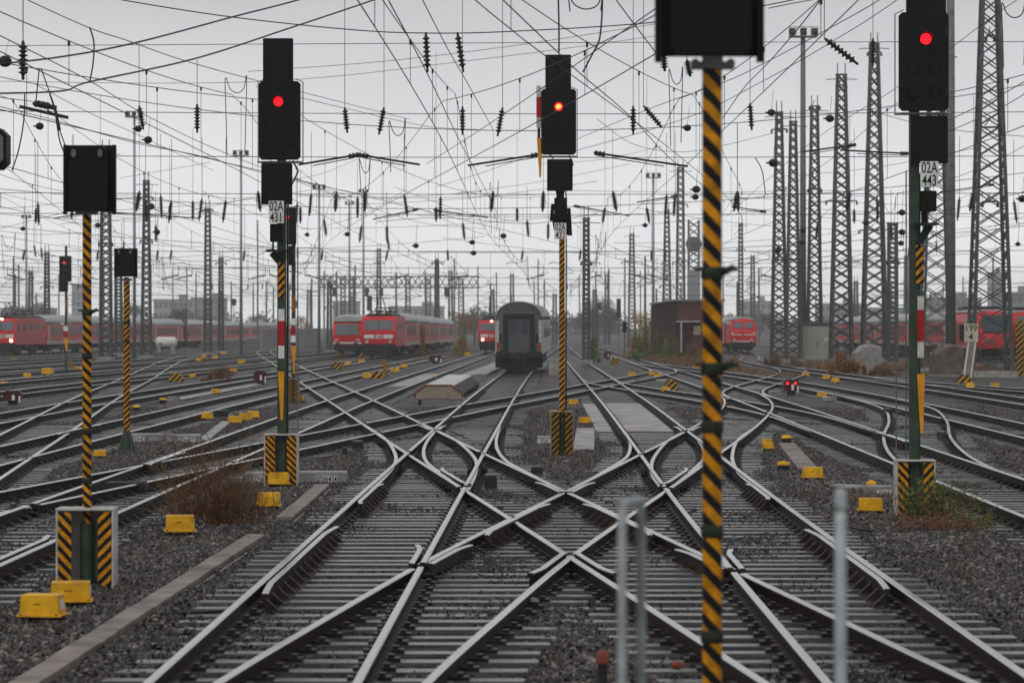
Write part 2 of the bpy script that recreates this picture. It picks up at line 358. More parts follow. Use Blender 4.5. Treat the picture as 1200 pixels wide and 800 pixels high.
TL = {
 'D': 'through track in the middle leading up to the dark grey coach', 'A': 'through track right of the middle signal with a pale slab between its rails',
 'E': 'track passing just right of the signal lettered 02A 443', 'F': 'track beyond the red dwarf signal, one right of the 02A 443 signal track',
 'G': 'track curving away to the red diesel locomotive', 'H': 'branch track curving past the foot of the 199 4 board',
 'I': 'far right track under the red railcar with black windscreen', 'J': 'outermost right track under the pale roofed red train at the frame edge',
 'L1': 'track left of the cable trough, passing close to the cellar hatch', 'L2': 'track running behind the two short striped signals at left',
 'L3': 'track under the red locomotive and its coaches at centre left', 'L4': 'track under the red control car beside the centre left locomotive',
 'B': 'long ladder track slanting from the bottom right across to the far left', 'C': 'crossover track slanting from the bottom left up to the right',
 'K': 'ladder track crossing in front of the concrete cellar hatch', 'M': 'bright railed ladder track slanting left behind the short striped signals',
 'S1': 'slip rails curving left in front of the cellar hatch', 'S2': 'slip rails bulging left beside the striped base of the middle signal',
 'S3': 'slip rails curving right behind the blurred striped post', 'S4': 'slip rails bulging right behind the blurred striped post',
 'X1': 'crossover curve behind the base of the 02A 443 signal', 'X2': 'far crossover curve passing the red dwarf signal', 'X3': 'crossover curve left of the red dwarf signal, half behind the blurred post'}
FAR = ['second left of the control car track', 'third left of the control car track', 'fourth left of the control car track', 'fifth left of the control car track',
       'sixth left of the control car track', 'next to the left red locomotive', 'under the left red locomotive with lit headlights', 'outermost at left behind the red train']
for i in range(5, 13): TL['L%d' % i] = 'distant wet track ' + FAR[i-5]
TRK = {}
for k in T:
    t = thing('railway_track', (0, 0, 0), TL[k], 'railway track', 'railway tracks of the yard'); TRK[k] = t
    for s in (-1, 1): rail_mesh(k, s).build('rail', RM, t, fix=False)
def sweep(mb, pts, prof, mats):
    n = len(prof); vs = []
    for i, p in enumerate(pts):
        a, b = Vector(pts[max(i-1, 0)]), Vector(pts[min(i+1, len(pts)-1)]); d = (b-a); d.z = 0; d.normalize()
        vs += [(p[0]+x*d.y, p[1]-x*d.x, p[2]+z) for x, z in prof]
    b0 = len(mb.v); mb.v += vs
    for i in range(len(pts)-1):
        for k in range(n): mb.f.append(tuple(b0+u for u in (i*n+k, i*n+(k+1) % n, (i+1)*n+(k+1) % n, (i+1)*n+k))); mb.m.append(mats[k]); mb.sm.append(False)
    mb.f.append(tuple(b0+u for u in range(n))); mb.f.append(tuple(b0+(len(pts)-1)*n+u for u in range(n-1, -1, -1))); mb.m += [1, 1]; mb.sm += [False, False]
WP = [(-.032, -.010), (-.024, 0), (.024, 0), (.032, -.010), (.032, -.034), (.012, -.048), (.012, -.15), (-.012, -.15), (-.012, -.048), (-.032, -.034)]
WM = [0, 0, 0, 1, 1, 1, 1, 1, 1, 1]
# check rails with their ribbed chairs
def check_rail(key, side, y0, y1):
    L = LN[key]; mb = MB(); off = side * (GAU - .115); ys = np.arange(y0, y1, .60)
    pts = []
    for i, y in enumerate(np.linspace(y0, y1, 16)):
        u = i / 15; fl = .06 * (max(0, .12-u) + max(0, u-.88)) / .12
        pts.append((float(L(y)) + off - side*fl, y, zr(y) + .012))
    sweep(mb, pts, WP, WM)
    for y in ys:
        x = float(L(y)) + off - side*.07
        mb.prism([(0, -.03), (-side*.13, -.15), (0, -.15)], y - .05, y + .05, 'y', 1)
        for v in range(len(mb.v)-6, len(mb.v)):   # shift last prism (side verts) into place
            pass
        n0 = len(mb.v) - 12
        for v in range(n0, len(mb.v)): mb.v[v] = (mb.v[v][0] + x, mb.v[v][1], mb.v[v][2] + zr(y))
    mb.build('check_rail', RM, TRK[key])
for a in (('D', -1, 27.5, 36.5), ('A', 1, 28.0, 36.0), ('D', -1, 41, 46), ('A', 1, 42, 46), ('C', -1, 35, 41), ('B', 1, 35, 41), ('B', -1, 46, 51), ('C', 1, 46, 51), ('E', 1, 62, 67), ('L1', 1, 30, 35), ('L1', -1, 52, 57), ('L2', -1, 66, 72)):
    check_rail(*a)

def frog(k1, s1, k2, s2, d, y0, y1, ln=2.6):
    ys = np.linspace(y0, y1, 4000); yc = ys[np.argmin(np.abs((LN[k1](ys)+s1*GAU)-(LN[k2](ys)+s2*GAU)))]
    for k, s_ in ((k1, s1), (k2, s2)):
        mb = MB(); P_ = []
        for u in np.linspace(0, 1, 9):
            y = yc - d*.35 + d*u*ln; o = s_*(GAU - .122 - .06*max(0, u-.8)/.2); P_.append((float(LN[k](y))+o, y, zr(y)-.003-.002*(k == k2)))
        sweep(mb, P_ if P_[0][1] < P_[-1][1] else P_[::-1], WP, WM)
        mb.build('wing_rail', RM, TRK[k])
for a in (('D', 1, 'C', -1, 1, 27, 36), ('A', -1, 'B', 1, 1, 27, 36), ('B', -1, 'C', 1, -1, 29, 36), ('B', 1, 'C', -1, 1, 40, 48), ('D', -1, 'B', 1, 1, 60, 75), ('A', 1, 'C', -1, 1, 60, 78)): frog(*a)
# ------------------------------------------------------------------ sleepers
rows = np.arange(18.6, 300, .62)
import bmesh
ub = MB(); ub.box((0, 0, 0), (1, 1, 1)); ume = ub.mesh('sleeper', M['sleeper'])
bulk = {k: MB() for k in MAIN}; cnt = {k: 0 for k in MAIN}
for yy in rows:
    iv = []
    for k, L in LN.items():
        if not (L.y[0] <= yy <= L.y[-1]): continue
        x = float(L(yy))
        if abs(x) > .185*yy + 3: continue
        iv.append((x-1.32, x+1.32, k))
    iv.sort(); merged = []
    for a, b, k in iv:
        if merged and a < merged[-1][1] - .05 and (b - merged[-1][0]) < 4.4: merged[-1][1] = max(b, merged[-1][1]); merged[-1][2].append(k)
        elif merged and a < merged[-1][1] + .06:
            merged.append([merged[-1][1] + .06, max(b, merged[-1][1] + .5), [k]])
        else: merged.append([a, b, [k]])
    for a, b, ks in merged:
        own = [k for k in ks if k in bulk]
        own = own[0] if own else min(MAIN, key=lambda q: abs(float(LN[q](min(max(yy, LN[q].y[0]), LN[q].y[-1]))) - (a+b)/2))
        jy = yy + random.uniform(-.03, .03); z = zr(yy) - .160 - random.uniform(0, .012); dx = random.uniform(-.05, .05)
        if own in ('D', 'A', 'E', 'L1', 'L2', 'F') and cnt[own] < 100 and abs((a+b)/2) < .177*yy + (b-a)/2:
            o = bpy.data.objects.new('sleeper', ume); COL.objects.link(o); o.parent = TRK[own]
            o.location = ((a+b)/2 + dx, jy, z - .08); o.scale = (b-a, .22, .16); o.rotation_euler = (random.uniform(-.01, .01), 0, random.uniform(-.012, .012)); cnt[own] += 1
        else: bulk[own].box(((a+b)/2 + dx, jy, z - .08), (b-a, .22, .16))
sleeper_bulk_mat = mat('wet_sleeper_rows', (.05, .046, .045), .30, 0, .5, .9, .4, 30, spec=.6, col2=(.018, .015, .014), detail=9)
for k, mb in bulk.items():
    if mb.v: tag(mb.build('sleepers', sleeper_bulk_mat, TRK[k], fix=False), kind='stuff')

# ------------------------------------------------------------------ ground sheet and ballast
NEAR = [k for k in LN if LN[k].y[0] < 110]
def ballast_z(X, Y):
    d = np.full(np.shape(X), 9.0)
    for k in NEAR:
        L = LN[k]; ok = (Y > L.y[0]) & (Y < L.y[-1]); d = np.where(ok, np.minimum(d, np.abs(X - L(Y))), d)
    t = np.clip((d - 1.1) / .5, 0, 1); return zr(Y) - .218 + .045 * t + .030 * np.sin(X*1.3 + 2*np.sin(Y*.31)) * np.sin(Y*.73 + 1.7*np.sin(X*.9)) * (1 - .4*t)
def in_track(X, Y):  # mask: full on the tracks, fading out to each side
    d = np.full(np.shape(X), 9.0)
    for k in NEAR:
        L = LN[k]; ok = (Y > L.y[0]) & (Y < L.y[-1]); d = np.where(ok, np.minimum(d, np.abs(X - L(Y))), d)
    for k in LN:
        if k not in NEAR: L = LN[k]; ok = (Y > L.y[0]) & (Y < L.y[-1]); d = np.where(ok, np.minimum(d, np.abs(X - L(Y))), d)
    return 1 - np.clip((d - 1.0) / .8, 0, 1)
def grid(xs, ys, zf):
    Xg, Yg = np.meshgrid(xs, ys); Z = zf(Xg, Yg); nx, ny = len(xs), len(ys)
    v = np.stack([Xg.ravel(), Yg.ravel(), Z.ravel()], 1)
    i = np.arange(nx*ny).reshape(ny, nx); q = np.stack([i[:-1, :-1].ravel(), i[:-1, 1:].ravel(), i[1:, 1:].ravel(), i[1:, :-1].ravel()], 1)
    return v, q
def mesh_np(name, v, q, m):
    me = bpy.data.meshes.new(name); me.from_pydata(v.tolist(), [], q.tolist()); me.materials.append(m); me.update(); return me
gm = bpy.data.materials.new('ballast_ground'); gm.use_nodes = True; t = gm.node_tree; N = t.nodes; Lk = t.links; b = N['Principled BSDF']
c = N.new('ShaderNodeTexCoord'); vo = N.new('ShaderNodeTexVoronoi'); vo.inputs['Scale'].default_value = 13; Lk.new(c.outputs['Object'], vo.inputs['Vector'])
n1 = N.new('ShaderNodeTexNoise'); n1.inputs['Scale'].default_value = .35; n1.inputs['Detail'].default_value = 6; Lk.new(c.outputs['Object'], n1.inputs['Vector'])
r1 = N.new('ShaderNodeValToRGB'); Lk.new(vo.outputs['Color'], r1.inputs[0])
r1.color_ramp.elements[0].color = (.009, .008, .008, 1); r1.color_ramp.elements[1].color = (.075, .067, .064, 1)
r2 = N.new('ShaderNodeValToRGB'); Lk.new(n1.outputs[0], r2.inputs[0]); r2.color_ramp.elements[0].position = .35; r2.color_ramp.elements[1].position = .65
r2.color_ramp.elements[0].color = (.72, .60, .52, 1); r2.color_ramp.elements[1].color = (1.1, 1.08, 1.06, 1)
mm = N.new('ShaderNodeMix'); mm.data_type = 'RGBA'; mm.blend_type = 'MULTIPLY'; mm.inputs[0].default_value = 1
Lk.new(r1.outputs[0], mm.inputs[6]); Lk.new(r2.outputs[0], mm.inputs[7]); Lk.new(mm.outputs[2], b.inputs['Base Color'])
def dirt_and_tone(N, Lk, col_out, kind):  # brown stains and mottling, plus a darker tone on the tracks
    a = N.new('ShaderNodeAttribute'); a.attribute_type = kind; a.attribute_name = 'in_track'
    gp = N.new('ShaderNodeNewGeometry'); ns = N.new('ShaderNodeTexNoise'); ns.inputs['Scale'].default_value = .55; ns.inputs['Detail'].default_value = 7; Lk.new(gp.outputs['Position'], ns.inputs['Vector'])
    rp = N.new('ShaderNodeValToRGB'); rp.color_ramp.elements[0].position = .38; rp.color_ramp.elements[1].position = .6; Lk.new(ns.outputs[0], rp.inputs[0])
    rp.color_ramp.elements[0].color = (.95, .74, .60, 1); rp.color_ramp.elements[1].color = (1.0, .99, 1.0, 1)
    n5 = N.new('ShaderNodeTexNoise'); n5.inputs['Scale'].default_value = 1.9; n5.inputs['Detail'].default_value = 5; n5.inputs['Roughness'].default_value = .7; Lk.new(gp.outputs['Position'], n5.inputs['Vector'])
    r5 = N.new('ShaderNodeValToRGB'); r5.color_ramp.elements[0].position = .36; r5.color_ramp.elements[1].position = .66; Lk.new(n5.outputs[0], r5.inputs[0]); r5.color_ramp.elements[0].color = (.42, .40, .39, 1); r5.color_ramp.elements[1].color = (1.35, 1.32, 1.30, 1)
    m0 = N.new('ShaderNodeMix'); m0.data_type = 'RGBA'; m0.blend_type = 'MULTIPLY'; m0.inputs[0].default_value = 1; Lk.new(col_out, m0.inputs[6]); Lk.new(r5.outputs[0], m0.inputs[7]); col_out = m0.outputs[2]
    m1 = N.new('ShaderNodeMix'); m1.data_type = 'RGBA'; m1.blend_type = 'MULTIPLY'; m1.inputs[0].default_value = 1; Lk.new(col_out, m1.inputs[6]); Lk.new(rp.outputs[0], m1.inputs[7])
    m2 = N.new('ShaderNodeMix'); m2.data_type = 'RGBA'; m2.blend_type = 'MULTIPLY'; Lk.new(a.outputs['Fac'], m2.inputs[0]); Lk.new(m1.outputs[2], m2.inputs[6]); m2.inputs[7].default_value = (.24, .20, .185, 1)  # ballast colour multiplied darker inside the tracks
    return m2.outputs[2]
Lk.new(dirt_and_tone(N, Lk, mm.outputs[2], 'GEOMETRY'), b.inputs['Base Color'])
bp = N.new('ShaderNodeBump'); bp.inputs['Strength'].default_value = .9; bp.inputs['Distance'].default_value = .04; bp.invert = True
Lk.new(vo.outputs['Distance'], bp.inputs['Height']); Lk.new(bp.outputs[0], b.inputs['Normal']); b.inputs['Roughness'].default_value = .5; b.inputs['Specular IOR Level'].default_value = .3
xs = np.concatenate([-np.geomspace(520, 17, 26), np.arange(-16, 16.1, .5), np.geomspace(17, 520, 26)])
ys = np.concatenate([np.arange(-30, 16, 4), np.arange(16, 110, .6), np.geomspace(110, 1640, 60)])
v, q = grid(xs, ys, lambda X, Y: ballast_z(X, Y) + .012*np.sin(X*3.1 + np.sin(Y*1.7)) * np.sin(Y*2.3 + X))
gme = mesh_np('ground', v, q, gm); ga = gme.attributes.new('in_track', 'FLOAT', 'POINT'); ga.data.foreach_set('value', in_track(v[:, 0], v[:, 1]).astype(np.float32))
go = bpy.data.objects.new('ground', gme); COL.objects.link(go); tag(go, 'dark wet track ballast of the railway yard', None, None, 'structure')
# loose stones (countless): instanced through geometry nodes on their own emitter
sm = bpy.data.materials.new('ballast_stone'); sm.use_nodes = True; t = sm.node_tree; N = t.nodes; Lk = t.links; b = N['Principled BSDF']
oi = N.new('ShaderNodeObjectInfo'); r = N.new('ShaderNodeValToRGB'); Lk.new(oi.outputs['Random'], r.inputs[0])
r.color_ramp.elements[0].color = (.007, .006, .006, 1); r.color_ramp.elements[1].color = (.28, .25, .24, 1)
e = r.color_ramp.elements.new(.45); e.color = (.024, .020, .019, 1); e = r.color_ramp.elements.new(.8); e.color = (.058, .048, .044, 1)
Lk.new(dirt_and_tone(N, Lk, r.outputs[0], 'INSTANCER'), b.inputs['Base Color']); b.inputs['Roughness'].default_value = .30; b.inputs['Specular IOR Level'].default_value = .5
def stone_tree():
    ng = bpy.data.node_groups.new('stones', 'GeometryNodeTree')
    ng.interface.new_socket('Geometry', in_out='INPUT', socket_type='NodeSocketGeometry'); ng.interface.new_socket('Geometry', in_out='OUTPUT', socket_type='NodeSocketGeometry')
    n = ng.nodes; l = ng.links; gi = n.new('NodeGroupInput'); gout = n.new('NodeGroupOutput')
    at = n.new('GeometryNodeInputNamedAttribute'); at.data_type = 'FLOAT'; at.inputs['Name'].default_value = 'dens'
    dp = n.new('GeometryNodeDistributePointsOnFaces'); dp.distribute_method = 'RANDOM'; l.new(gi.outputs[0], dp.inputs['Mesh']); l.new(at.outputs['Attribute'], dp.inputs['Density'])
    jn = n.new('GeometryNodeJoinGeometry')
    for s in range(5):
        ico = n.new('GeometryNodeMeshIcoSphere'); ico.inputs['Radius'].default_value = 1; ico.inputs['Subdivisions'].default_value = 2 if s < 3 else 1
        pos = n.new('GeometryNodeInputPosition'); nz = n.new('ShaderNodeTexNoise'); nz.noise_dimensions = '4D'; nz.inputs['W'].default_value = s*3.7; nz.inputs['Scale'].default_value = 1.1; nz.inputs['Detail'].default_value = 1
        l.new(pos.outputs[0], nz.inputs['Vector'])
        sb = n.new('ShaderNodeVectorMath'); sb.operation = 'SUBTRACT'; sb.inputs[1].default_value = (.5, .5, .5); l.new(nz.outputs['Color'], sb.inputs[0])
        sc = n.new('ShaderNodeVectorMath'); sc.operation = 'SCALE'; sc.inputs['Scale'].default_value = 2.0; l.new(sb.outputs[0], sc.inputs[0])
        sp = n.new('GeometryNodeSetPosition'); l.new(ico.outputs['Mesh'], sp.inputs['Geometry']); l.new(sc.outputs[0], sp.inputs['Offset'])
        smt = n.new('GeometryNodeSetMaterial'); smt.inputs['Material'].default_value = sm; l.new(sp.outputs[0], smt.inputs[0])
        ss = n.new('GeometryNodeSetShadeSmooth'); ss.inputs['Shade Smooth'].default_value = False; l.new(smt.outputs[0], ss.inputs[0])
        g2 = n.new('GeometryNodeGeometryToInstance'); l.new(ss.outputs[0], g2.inputs[0]); l.new(g2.outputs[0], jn.inputs[0])
    ip = n.new('GeometryNodeInstanceOnPoints'); l.new(dp.outputs['Points'], ip.inputs['Points']); l.new(jn.outputs[0], ip.inputs['Instance']); ip.inputs['Pick Instance'].default_value = True
    rr = n.new('FunctionNodeRandomValue'); rr.data_type = 'FLOAT_VECTOR'; rr.inputs[0].default_value = (0, 0, 0); rr.inputs[1].default_value = (6.28, 6.28, 6.28); l.new(rr.outputs[0], ip.inputs['Rotation'])
    rs = n.new('FunctionNodeRandomValue'); rs.data_type = 'FLOAT_VECTOR'; rs.inputs[0].default_value = (.018, .018, .014); rs.inputs[1].default_value = (.05, .042, .034); rs.inputs['Seed'].default_value = 5; l.new(rs.outputs[0], ip.inputs['Scale'])
    l.new(ip.outputs[0], gout.inputs[0]); return ng
v, q = [], []
ys = np.arange(17.5, 92, .4); vs = []; qs = []; dens = []
for y in ys:
    hw = .185*y + .6; x0 = np.arange(-hw, hw, .4); x1 = x0 + .4
    n = len(vs)
    for a in x0:
        b0 = len(vs)
        X = np.array([a, a+.4, a+.4, a]); Y = np.array([y, y, y+.4, y+.4]); Z = ballast_z(X, Y) + RNG.uniform(-.006, .012)
        vs += [(X[k], Y[k], Z[k]) for k in range(4)]; qs.append((b0, b0+1, b0+2, b0+3))
        dens.append(330 if y < 40 else 330 * (40/y)**1.3)
me = bpy.data.meshes.new('ballast'); me.from_pydata(vs, [], qs); at = me.attributes.new('dens', 'FLOAT', 'FACE'); at.data.foreach_set('value', dens); at = me.attributes.new('in_track', 'FLOAT', 'FACE'); at.data.foreach_set('value', in_track(np.array([vs[q_[0]][0]+.2 for q_ in qs]), np.array([vs[q_[0]][1]+.2 for q_ in qs])).astype(np.float32)); me.materials.append(sm)
bo = bpy.data.objects.new('ballast_gravel', me); COL.objects.link(bo); tag(bo, 'loose dark grey and brown ballast stones between the rails', 'gravel', None, 'stuff')
md = bo.modifiers.new('stones', 'NODES'); md.node_group = stone_tree()

# ------------------------------------------------------------------ signals
def text(s, name, loc, size, m, parent, rz=0, ax='CENTER', cond=1.0):
    cu = bpy.data.curves.new(name, 'FONT'); cu.body = s; cu.size = size; cu.align_x = ax; cu.align_y = 'CENTER'; cu.extrude = .002; cu.offset = size*.008; cu.resolution_u = 3
    cu.materials.append(m); o = bpy.data.objects.new(name, cu); COL.objects.link(o); o.parent = parent; o.location = loc
    o.rotation_euler = (R(90), 0, rz); o.scale = (cond, 1, 1); return o
def plate_sign(parent, x, y, z, w, h, lines, m=None, last_red=False):
    mb = MB(); mb.box((0, 0, 0), (w, .012, h)); o = mb.build('number_plate', m or M['white'], parent, .003, loc=(x, y, z))
    n = len(lines); sz = h / n * 1.22
    for i, s in enumerate(lines):
        zz = h/2 - h*(i+.5)/n - .004
        if last_red and i == n-1:
            text(s[:-1], 'lettering', (-w*.13, -.009, zz), sz, M['text'], o, cond=.62); text(s[-1], 'lettering', (w*.28, -.009, zz), sz, M['text_red'], o, cond=.62)
        else: text(s, 'lettering', (0, -.009, zz), sz, M['text'], o, cond=.62)
    return o
def rbox(mb, c, d, ch, m=0):                   # plate with chamfered corners in x-z
    x, z = d[0]/2, d[2]/2
    pts = [(-x+ch, -z), (x-ch, -z), (x, -z+ch), (x, z-ch), (x-ch, z), (-x+ch, z), (-x, z-ch), (-x, -z+ch)]
    mb.prism([(a+c[0], b+c[2]) for a, b in pts], c[1]-d[1]/2, c[1]+d[1]/2, 'y', m)
def lens(parent, x, y, z, r, m):
    mb = MB(); mb.lathe([(r, 0), (r, .02)], 20, (x, y-.012, z), 0, 'y'); o = mb.build('lamp', M['lamp_red'] if m is M['lamp_amber'] else m, parent)
    if m is M['lamp_amber']: mb = MB(); mb.lathe([(r*.68, 0), (r*.68, .012)], 18, (x, y-.022, z), 0, 'y'); mb.build('lamp_core', m, o)
    h = MB(); n = 14
    a = [(x+math.cos(t)*r*1.25, y-.16, z+math.sin(t)*r*1.25) for t in np.linspace(.2, math.pi-.2, n)]
    b = [(x+math.cos(t)*r*1.25, y, z+math.sin(t)*r*1.25) for t in np.linspace(-.3, math.pi+.3, n)]
    h.add(a+b, [(i, i+1, n+i+1, n+i) for i in range(n-1)], 0)
    o = h.build('hood', M['black'], parent); md = o.modifiers.new('solid', 'SOLIDIFY'); md.thickness = .006
def dead_lens(parent, x, y, z, r):
    mb = MB(); mb.lathe([(r*1.15, 0), (r*1.15, -.03), (r, -.03), (r*.9, -.012)], 16, (x, y, z), 0, 'y'); mb.build('unlit_lamp', M['black'], parent)
def guard_box(t, s_w, s_h, z0, m1, m2, depth=.34, gap=.30, dull=False):
    """white framed protective box round the mast foot with two striped faces"""
    fr = MB(); W = s_w
    for x in (-W/2, W/2): fr.box((x, 0, z0+s_h/2), (.022, depth, s_h))
    fr.box((0, 0, z0+s_h+.012), (W+.03, depth+.02, .022)); fr.box((0, depth/2-.01, z0+s_h/2), (W-.03, .018, s_h-.02))
    fr.build('guard_box', M['offwhite'] if not dull else M['conc_brown'], t, .004)
    pw = (W - gap) / 2
    for x, m in ((-W/2+pw/2+.012, m1), (W/2-pw/2-.012, m2)):
        p = MB(); p.box((0, 0, 0), (pw, .014, s_h-.03)); p.build('striped_panel', m, t, loc=(x, -depth/2, z0+s_h/2))
def big_signal(name, base, s, label, H, opt):
    """mast signal; heights in metres over the foot, s = px per metre at its distance"""
    t = thing(name, base, label, 'signal', 'light signals on masts')
    return t
def U(s, y_base):                              # photo row -> height over base
    return lambda py: (y_base - py) / s

def full_signal(px, py, label, lines, px0, o):
    g = G(px, py); s = F / g.y; h = U(s, py); X = lambda q: (q - px) / s
    t = thing('light_signal', g, label, 'signal', 'tall light signals with numbered plates')
    mast = MB(); mw = o.get('mast_w', .14)
    mast.box((0, .03, h(o['mast_top'])/2), (mw, .14, h(o['mast_top']))); mast.box((0, .03, .03), (.42, .42, .06))
    mast.build('mast', M['green'], t, .006)
    if 'top' in o:
        a, b, c, d = o['top']; mb = MB(); rbox(mb, (X((a+b)/2), -.10, h((c+d)/2)), ((b-a)/s, .10, (d-c)/s), .012)
        mb.build('number_indicator', M['black'], t)
    a, b, c, d = o['head']; cx, cz, wd, hd = X((a+b)/2), h((c+d)/2), (b-a)/s, (d-c)/s
    mb = MB(); rbox(mb, (cx, -.14, cz), (wd, .03, hd), .05); mb.box((cx, -.03, cz), (wd*.82, .20, hd*.92)); mb.build('signal_head', M['black'], t)
    for (lx, ly) in o['dead']: dead_lens(t, X(lx), -.156, h(ly), .075)
    lens(t, X(o['lamp'][0]), -.16, h(o['lamp'][1]), o.get('lr', .078), o['lm'])
    fr = MB()                                   # maintenance rails of the head
    for q in (-1, 1):
        fr.bar((cx+q*(wd/2+.025), .06, cz-hd/2-.03), (cx+q*(wd/2+.025), .06, cz+hd/2), .02, n=6)
        fr.bar((cx+q*(wd/2+.025), .06, cz+hd/2), (cx+q*wd*.36, .06, cz+hd/2+.06), .02, n=6)
    fr.bar((cx-wd/2-.03, -.10, cz-hd/2-.03), (cx+wd/2+.03, -.10, cz-hd/2-.03), .03, n=6); fr.bar((cx-wd/2-.03, .1, cz-hd/2-.03), (cx+wd/2+.03, .1, cz-hd/2-.03), .03, n=6)
    fr.build('service_rail', M['galv'], t)
    hg = MB()
    for q in (-.3, .3):
        hg.box((cx+wd/2-.03, -.165, cz+q*hd), (.03, .02, .09)); hg.box((cx-wd/2+.04, -.165, cz+q*hd*.8), (.025, .03, .05))
    hg.build('case_hinge', M['blackish'], t)
    cb = MB(); cb.wire([(cx+wd*.3, .02, cz-hd/2), (cx+wd*.42, .06, cz-hd/2-.18), (cx+wd*.2, .10, cz-hd/2-.5), (.09, .10, cz-hd/2-.9), (.085, .09, .6)], .014, n=6); cb.build('cable', M['cable'], t)
    a, b, c, d = o['low']; mb = MB(); rbox(mb, (X((a+b)/2), -.10, h((c+d)/2)), ((b-a)/s, .10, (d-c)/s), .012); mb.build('speed_indicator', M['black'], t)
    return t, h, X, s
def mast_marker(t, X, h, x0, x1, rows, y=-.055):
    for a, b, m in rows:
        mb = MB(); mb.box(((X(x0)+X(x1))/2, y, h((a+b)/2)), (X(x1)-X(x0), .012, abs(h(a)-h(b))-.002)); mb.build('marker_plate', m, t)
def wedge(t, X, h, x0, x1, top, bot, y=-.055):
    mb = MB(); xa, xb = X(x0), X(x1); xm = xa + (xb-xa)*.62
    mb.prism([(xa, h(top)), (xm-.02, h(bot)), (xm+.02, h(bot)), (xb, h(top))], y-.006, y+.006, 'y'); mb.build('wedge_plate', M['orange'], t)

# signal 02A 431
t, h, X, s = full_signal(330, 571, 'tall signal with red lamp and the plate 02A 431, left of the middle', None, 330, dict(mast_top=100, top=(309, 344, 46, 98), head=(304, 353, 96, 188), low=(307, 343, 192, 240),
    lamp=(327, 120), lm=M['lamp_red'], dead=[(318, 145), (338, 145), (318, 170), (338, 168)]))
plate_sign(t, X(325), -.20, h(249), 17/s+.01, 26/s, ['02A', '431'])
mb = MB(); mb.box((X(324), -.02, h(273)), (14/s, .22, 21/s)); mb.bar((X(320), 0, h(283)), (X(320), 0, h(294)), .03); mb.bar((X(328), 0, h(283)), (X(328), 0, h(294)), .03); mb.build('relay_box', M['black'], t, .008)
mb = MB(); mb.box((X(329), -.05, h(294)), (32/s, .45, .035)); mb.bar((X(319), 0, h(296)), (X(330), 0, h(309)), .12); mb.build('mast_platform', M['blackish'], t)
mb = MB(); mb.box((0, 0, 0), (.115, .02, 41/s)); mb.build('striped_plate', M['st_up'], t, loc=(X(330), -.058, h(328)))
mast_marker(t, X, h, 326.5, 333.5, [(362, 376, M['white']), (376, 405, M['red']), (405, 420, M['white'])])
wedge(t, X, h, 326, 333.5, 435, 492)
guard_box(t, 38/s, 60/s, .02, M['st_fine'], M['st_fine'], gap=.22)
mb = MB(); mb.bar((.10, .12, 0), (.10, .12, h(200)), .02, n=6)
for z in np.arange(.9, h(300), .3): mb.bar((.10, .12, z), (.26, .12, z), .018, n=6)
mb.bar((.26, .12, .9), (.26, .12, h(300)), .02, n=6); mb.build('ladder', M['galv_dark'], t)
# signal 02A 432
t, h, X, s = full_signal(658.5, 535, 'tall signal with orange red lamp and the plate 02A 432, in the middle', None, 658.5, dict(mast_top=262, mast_w=.10, top=(639, 669, 65, 108), head=(634, 675, 105, 182), low=(641, 671, 187, 224),
    lamp=(654.5, 126), lm=M['lamp_amber'], lr=.085, dead=[(646, 150), (664, 150), (646, 168), (664, 168)]))
mb = MB(); mb.bar((X(656), 0, h(190)), (X(657), 0, h(262)), .16); mb.box((X(657), -.02, h(244)), (15/s, .18, 24/s)); mb.prism([(X(646), h(250)), (X(669), h(250)), (X(667), h(276)), (X(649), h(270))], -.05, .12, 'y')
mb.prism([(X(651), h(224)), (X(662), h(224)), (X(659.5), h(234)), (X(653.5), h(234))], -.08, .05, 'y')
mb.box((X(647), -.02, h(249)), (4/s, .2, 20/s), rot=(0, .1, 0)); mb.box((X(667.5), -.02, h(260)), (4/s, .2, 32/s), rot=(0, -.06, 0)); mb.build('mast_bracket', M['black'], t)
plate_sign(t, X(656.5), -.15, h(271), 14/s, 19/s, ['02A', '432'], last_red=True)
mb = MB(); mb.lathe([(.057, 0), (.057, 211/s)], 14); mb.build('striped_post', M['st_mid'], t, loc=(0, -.01, .75))
mast_marker(t, X, h, 628.5, 634, [(101, 114, M['offwhite']), (114, 138, M['red']), (138, 150, M['offwhite'])], -.1)
wedge(t, X, h, 629, 635.5, 162, 208, -.1)
mb = MB(); mb.bar((X(631.5), -.08, h(150)), (X(631.5), -.08, h(162)), .06); mb.bar((X(633), -.06, h(120)), (X(640), 0, h(120)), .03); mb.bar((X(633), -.06, h(166)), (X(648), 0, h(186)), .025); mb.build('marker_bracket', M['blackish'], t)
guard_box(t, 26/s, 51/s, .02, M['st_dull'], M['st_dull'], gap=.14, dull=True)
# signal 02A 443
t, h, X, s = full_signal(1071.5, 606, 'tall signal with red lamp and the plate 02A 443, at right', None, 1071.5, dict(mast_top=-20, mast_w=.135, top=(1061, 1107, -45, 18), head=(1051.5, 1110, 16, 131), low=(1065.5, 1109, 136.5, 192),
    lamp=(1083, 47), lm=M['lamp_red'], dead=[(1068, 80), (1094, 80), (1068, 110), (1094, 108)]))
plate_sign(t, X(1087), -.18, h(205), 21/s, 30/s, ['02A', '443'])
mb = MB(); mb.box((X(1087), -.02, h(236)), (18/s, .24, 24/s)); mb.bar((X(1083), 0, h(246)), (X(1083), 0, h(262)), .08); mb.build('relay_box', M['black'], t, .008)
mb = MB(); mb.box((X(1083), -.05, h(263)), (27/s, .45, .035)); mb.bar((X(1089), -.06, h(264)), (X(1076), -.06, h(285)), .10); mb.build('mast_platform', M['blackish'], t)
